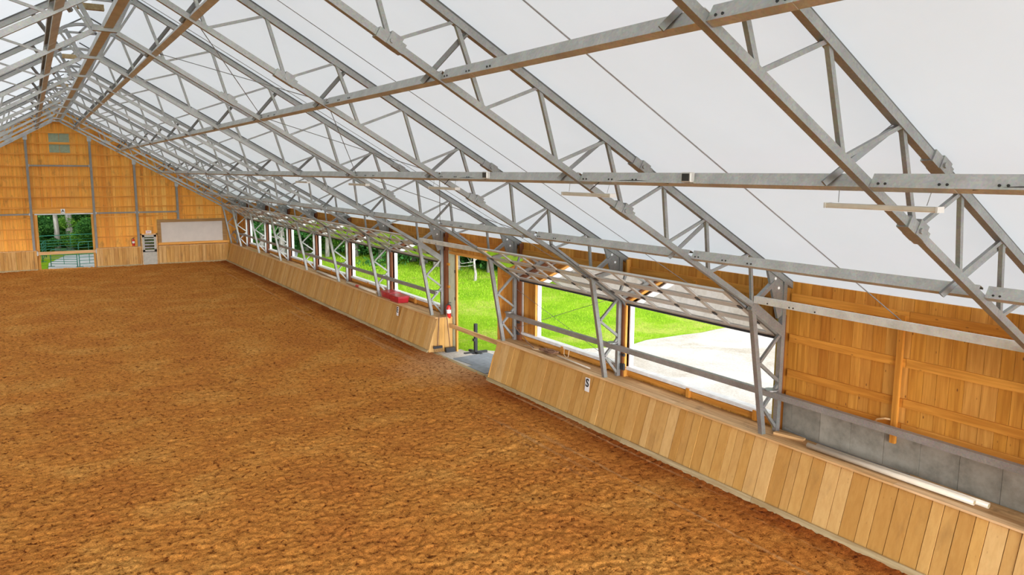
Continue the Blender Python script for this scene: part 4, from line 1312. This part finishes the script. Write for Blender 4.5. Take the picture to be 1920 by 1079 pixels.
def decid_shape(H_, R_, z0, blobs, seed):
    q = np.random.RandomState(seed)
    cen = np.stack([q.normal(size=blobs) * R_ * 0.5, q.normal(size=blobs) * R_ * 0.5, z0 + (H_ - z0) * (0.1 + 0.8 * q.rand(blobs))], -1)
    rad = R_ * (0.25 + 0.3 * q.rand(blobs))
    def f(rs, n):
        i = rs.randint(0, blobs, n)
        d = rs.normal(size=(n, 3)); d /= np.linalg.norm(d, axis=1)[:, None]
        return cen[i] + d * (rad[i] * (0.6 + 0.4 * rs.rand(n)))[:, None] * np.array([1, 1, .75])
    return f
def trunk_mesh(H_, r, seed, nb_=14, z0=1.5):
    rs = random.Random(seed)
    b = MB()
    pts = [(0, 0, -0.3)]; rad = [r * 1.25]
    x = y = 0
    for i in range(1, 9):
        x += rs.uniform(-0.08, 0.08); y += rs.uniform(-0.08, 0.08)
        pts.append((x, y, H_ * i / 8)); rad.append(r * (1 - 0.85 * i / 8))
    b.tube(pts, r, 9, radii=rad)
    for i in range(nb_):
        z = z0 + (H_ - z0) * i / nb_ * 0.85
        a = rs.uniform(0, 6.28); L = rs.uniform(0.8, 2.2)
        b.tube([(0, 0, z), (math.cos(a) * L * .5, math.sin(a) * L * .5, z + rs.uniform(-.1, .5)), (math.cos(a) * L, math.sin(a) * L, z + rs.uniform(-.3, 1.0))], 0.03, 5, radii=[r * .3, r * .16, 0.01])
    return b
T = []
for i, (H_, R_, z0, n_) in enumerate(((13, 3.0, 0.8, 34000), (15, 3.4, 2.2, 32000))):
    T.append((trunk_mesh(H_, 0.20 + 0.03 * i, 10 + i, 16, 1.2).mesh('trunk', 'bark', True), cloud_mesh('foliage', leaf_cloud(n_, conifer_shape(H_, R_, z0), 20 + i, 0.15), 'needle')))
for i, (H_, R_, z0, n_) in enumerate(((12, 3.4, 3.6, 34000), (10, 3.2, 2.4, 34000))):
    T.append((trunk_mesh(H_ * 0.95, 0.17 + 0.04 * i, 30 + i, 14, 2.4).mesh('trunk', 'bark', True), cloud_mesh('foliage', leaf_cloud(n_, decid_shape(H_, R_, z0, 26, i + 5), 40 + i, 0.125), 'leaf')))
T.append((trunk_mesh(3.3, 0.085, 77, 34, 0.9).mesh('trunk', 'bark', True), cloud_mesh('foliage', leaf_cloud(420, decid_shape(3.8, 1.2, 1.6, 12, 9), 50, 0.16), 'leaf')))
KIND = ['dense dark green conifer', 'tall bare-stemmed conifer', 'grey-stemmed leafy tree', 'low bushy broadleaf tree', 'small sparse young tree']
cnt = {}
def tree(kind, x, y, rz, sc, label, group):
    t = thing('young_tree' if kind == 4 else ('conifer_tree' if kind < 2 else 'leafy_tree'), label, 'tree', (x, y, -0.15), rz, group)
    t.scale = (sc, sc, sc)
    link_mesh('trunk', T[kind][0], t); link_mesh('foliage', T[kind][1], t)
    return t
rr = random.Random(21)
row = []
# edge of the wood beyond the lawn, from behind the far corner round to the right
path = [(12.0, 56.5), (15, 55), (18, 53), (19.8, 48.5), (20.6, 44.5), (21.4, 40.5), (22.9, 37), (25.8, 34), (29.5, 31), (36, 29)]
for i in range(len(path) - 1):
    (xa, ya), (xb, yb) = path[i], path[i + 1]
    for j in range(2):
        f_ = (j + 0.5 * rr.random()) / 2
        row.append((xa + (xb - xa) * f_ + rr.uniform(-.5, .5), ya + (yb - ya) * f_ + rr.uniform(-.6, .6)))
for i, (x, y) in enumerate(row):
    kd = (2, 1, 2, 2, 1, 2, 0, 2)[i % 8]
    tree(kd, x, y, rr.uniform(0, 6.28), rr.uniform(0.85, 1.2), KIND[kd] + ' in the front row of the wood beyond the lawn', 'front row of trees beyond the lawn, ' + KIND[kd].split()[0])
for i, (x, y) in enumerate(row):
    for j in range(1):
        kd = (0, 3, 0, 0, 3)[(i + j) % 5]
        d_ = 4.0 + 4.5 * j
        tree(kd, x + d_ * 0.75 + rr.uniform(-1.5, 1.5), y + d_ * 0.9 + rr.uniform(-1.5, 1.5), rr.uniform(0, 6.28), rr.uniform(1.0, 1.35), KIND[kd] + ' deeper inside the wood beyond the lawn', 'trees deep in the wood, ' + KIND[kd].split()[0])
# behind the far doorway
tt = [tree(2, -0.15, 66.5, 1.0, 1.15, 'pale-stemmed tree standing in the middle of the far doorway', None),
      tree(1, 0.75, 68.0, 2.0, 1.15, 'brown-stemmed conifer just right of the pale stem in the far doorway', None)]
for q_ in tt:
    for c_ in q_.children:
        if c_.name.startswith('foliage'): c_.location.z = 3.0
for i, (x, y, kd) in enumerate(((-5, 68, 0), (-2.6, 71.5, 0), (1.2, 74, 0), (3.4, 70.0, 0), (6, 69, 0), (9.5, 68, 1), (9, 63, 0), (12.5, 63.5, 0), (-8, 72, 0), (-4.4, 77, 3), (0, 79, 0), (4.5, 77, 3), (8.5, 75, 0), (14, 70, 0), (15.5, 61.5, 0))):
    tree(kd, x, y, rr.uniform(0, 6.28), rr.uniform(1.0, 1.3), KIND[kd] + ' in the woods behind the far doorway', 'woods behind the far doorway, ' + KIND[kd].split()[0])
tree(4, 19.3, 37.6, 0.5, 1.0, 'small sparse young tree alone on the lawn, seen through the side doorway', None)
tree(4, 20.6, 46.5, 2.5, 1.0, 'small sparse young tree at the lawn edge beyond the E sign windows', None)
# undergrowth
bush_me = cloud_mesh('shrub', leaf_cloud(12000, decid_shape(2.4, 1.7, 0.1, 14, 3), 60, 0.10), 'leaf')
bush_me2 = cloud_mesh('shrub', leaf_cloud(12000, decid_shape(2.8, 1.9, 0.1, 14, 8), 61, 0.11), 'needle')
for i, (x, y) in enumerate(row):
    for j in range(2):
        o = link_mesh('shrub', (bush_me, bush_me2)[(i + j) % 2], None, (x + rr.uniform(-1, 1) + 2.4 + j * 2.2, y + rr.uniform(-1, 1) + 2.6 + j * 2.4, -0.2), rr.uniform(0, 6.28))
        o.scale = (1, 1, rr.uniform(0.7, 1.25))
        tag(o, ('bright leafy shrub' if (i + j) % 2 == 0 else 'dark shrub') + ' in the undergrowth at the edge of the wood', 'shrub', 'undergrowth beyond the lawn, ' + ('bright' if (i + j) % 2 == 0 else 'dark'))
for i, (x, y) in enumerate(((-3.5, 66), (-1.6, 67.5), (1.9, 67.2), (3.6, 66.5), (5.4, 67), (-5.5, 65), (0.4, 70.5), (2.8, 71.0), (-2.6, 70.0))):
    o = link_mesh('shrub', bush_me2 if i % 2 else bush_me, None, (x, y, -0.2), i * 1.3)
    tag(o, ('dark' if i % 2 else 'bright leafy') + ' shrub under the trees behind the far doorway', 'shrub', 'undergrowth behind the far doorway, ' + ('dark' if i % 2 else 'bright'))

# corral panels outside the far doorway
def gate(p0, p1, h, n, lab, z0=-0.1, zt=None, mat='green'):
    p0 = Vector(p0); p1 = Vector(p1)
    t = thing('gate_panel', lab, 'gate', (p0.x, p0.y, z0))
    d = Vector((p1.x - p0.x, p1.y - p0.y, 0)); L = d.length; e = d / L
    r = 0.028
    pts = [Vector((0, 0, 0)), Vector((0, 0, h - 0.15)), e * 0.05 + Vector((0, 0, h - 0.04)), e * 0.16 + Vector((0, 0, h)), e * (L - 0.16) + Vector((0, 0, h)), e * (L - 0.05) + Vector((0, 0, h - 0.04)), e * L + Vector((0, 0, h - 0.15)), e * L]
    b = MB(); b.tube(pts, r, 7); b.build('gate_frame', mat, t, True)
    for i in range(n):
        z = 0.18 + (h - 0.32) * i / n
        b = MB(); b.tube([Vector((0, 0, z)), e * L + Vector((0, 0, z))], 0.018, 6); b.build('gate_bar', mat, t, True)
    b = MB(); b.tube([e * (L / 2) + Vector((0, 0, 0.15)), e * (L / 2) + Vector((0, 0, h))], 0.016, 6); b.build('gate_upright', mat, t, True)
    b = MB(); b.box(-0.2, 0.2, -0.05, 0.05, 0, 0.03); b.build('gate_foot', mat, t)
    return t
gate((-0.80, 55.9), (0.60, 54.95), 1.05, 5, 'green tubular gate panel behind the far doorway, the low one at the left')
gate((0.72, 54.95), (1.85, 55.2), 1.55, 6, 'tall green tubular gate panel behind the far doorway, the one at the right')
gate((-1.35, 63.8), (2.6, 64.6), 1.35, 5, 'green tubular fence panel at the back of the yard')
gate((-1.2, 59.0), (-0.95, 62.0), 1.2, 5, 'green tubular gate panel standing end-on at the left of the yard')
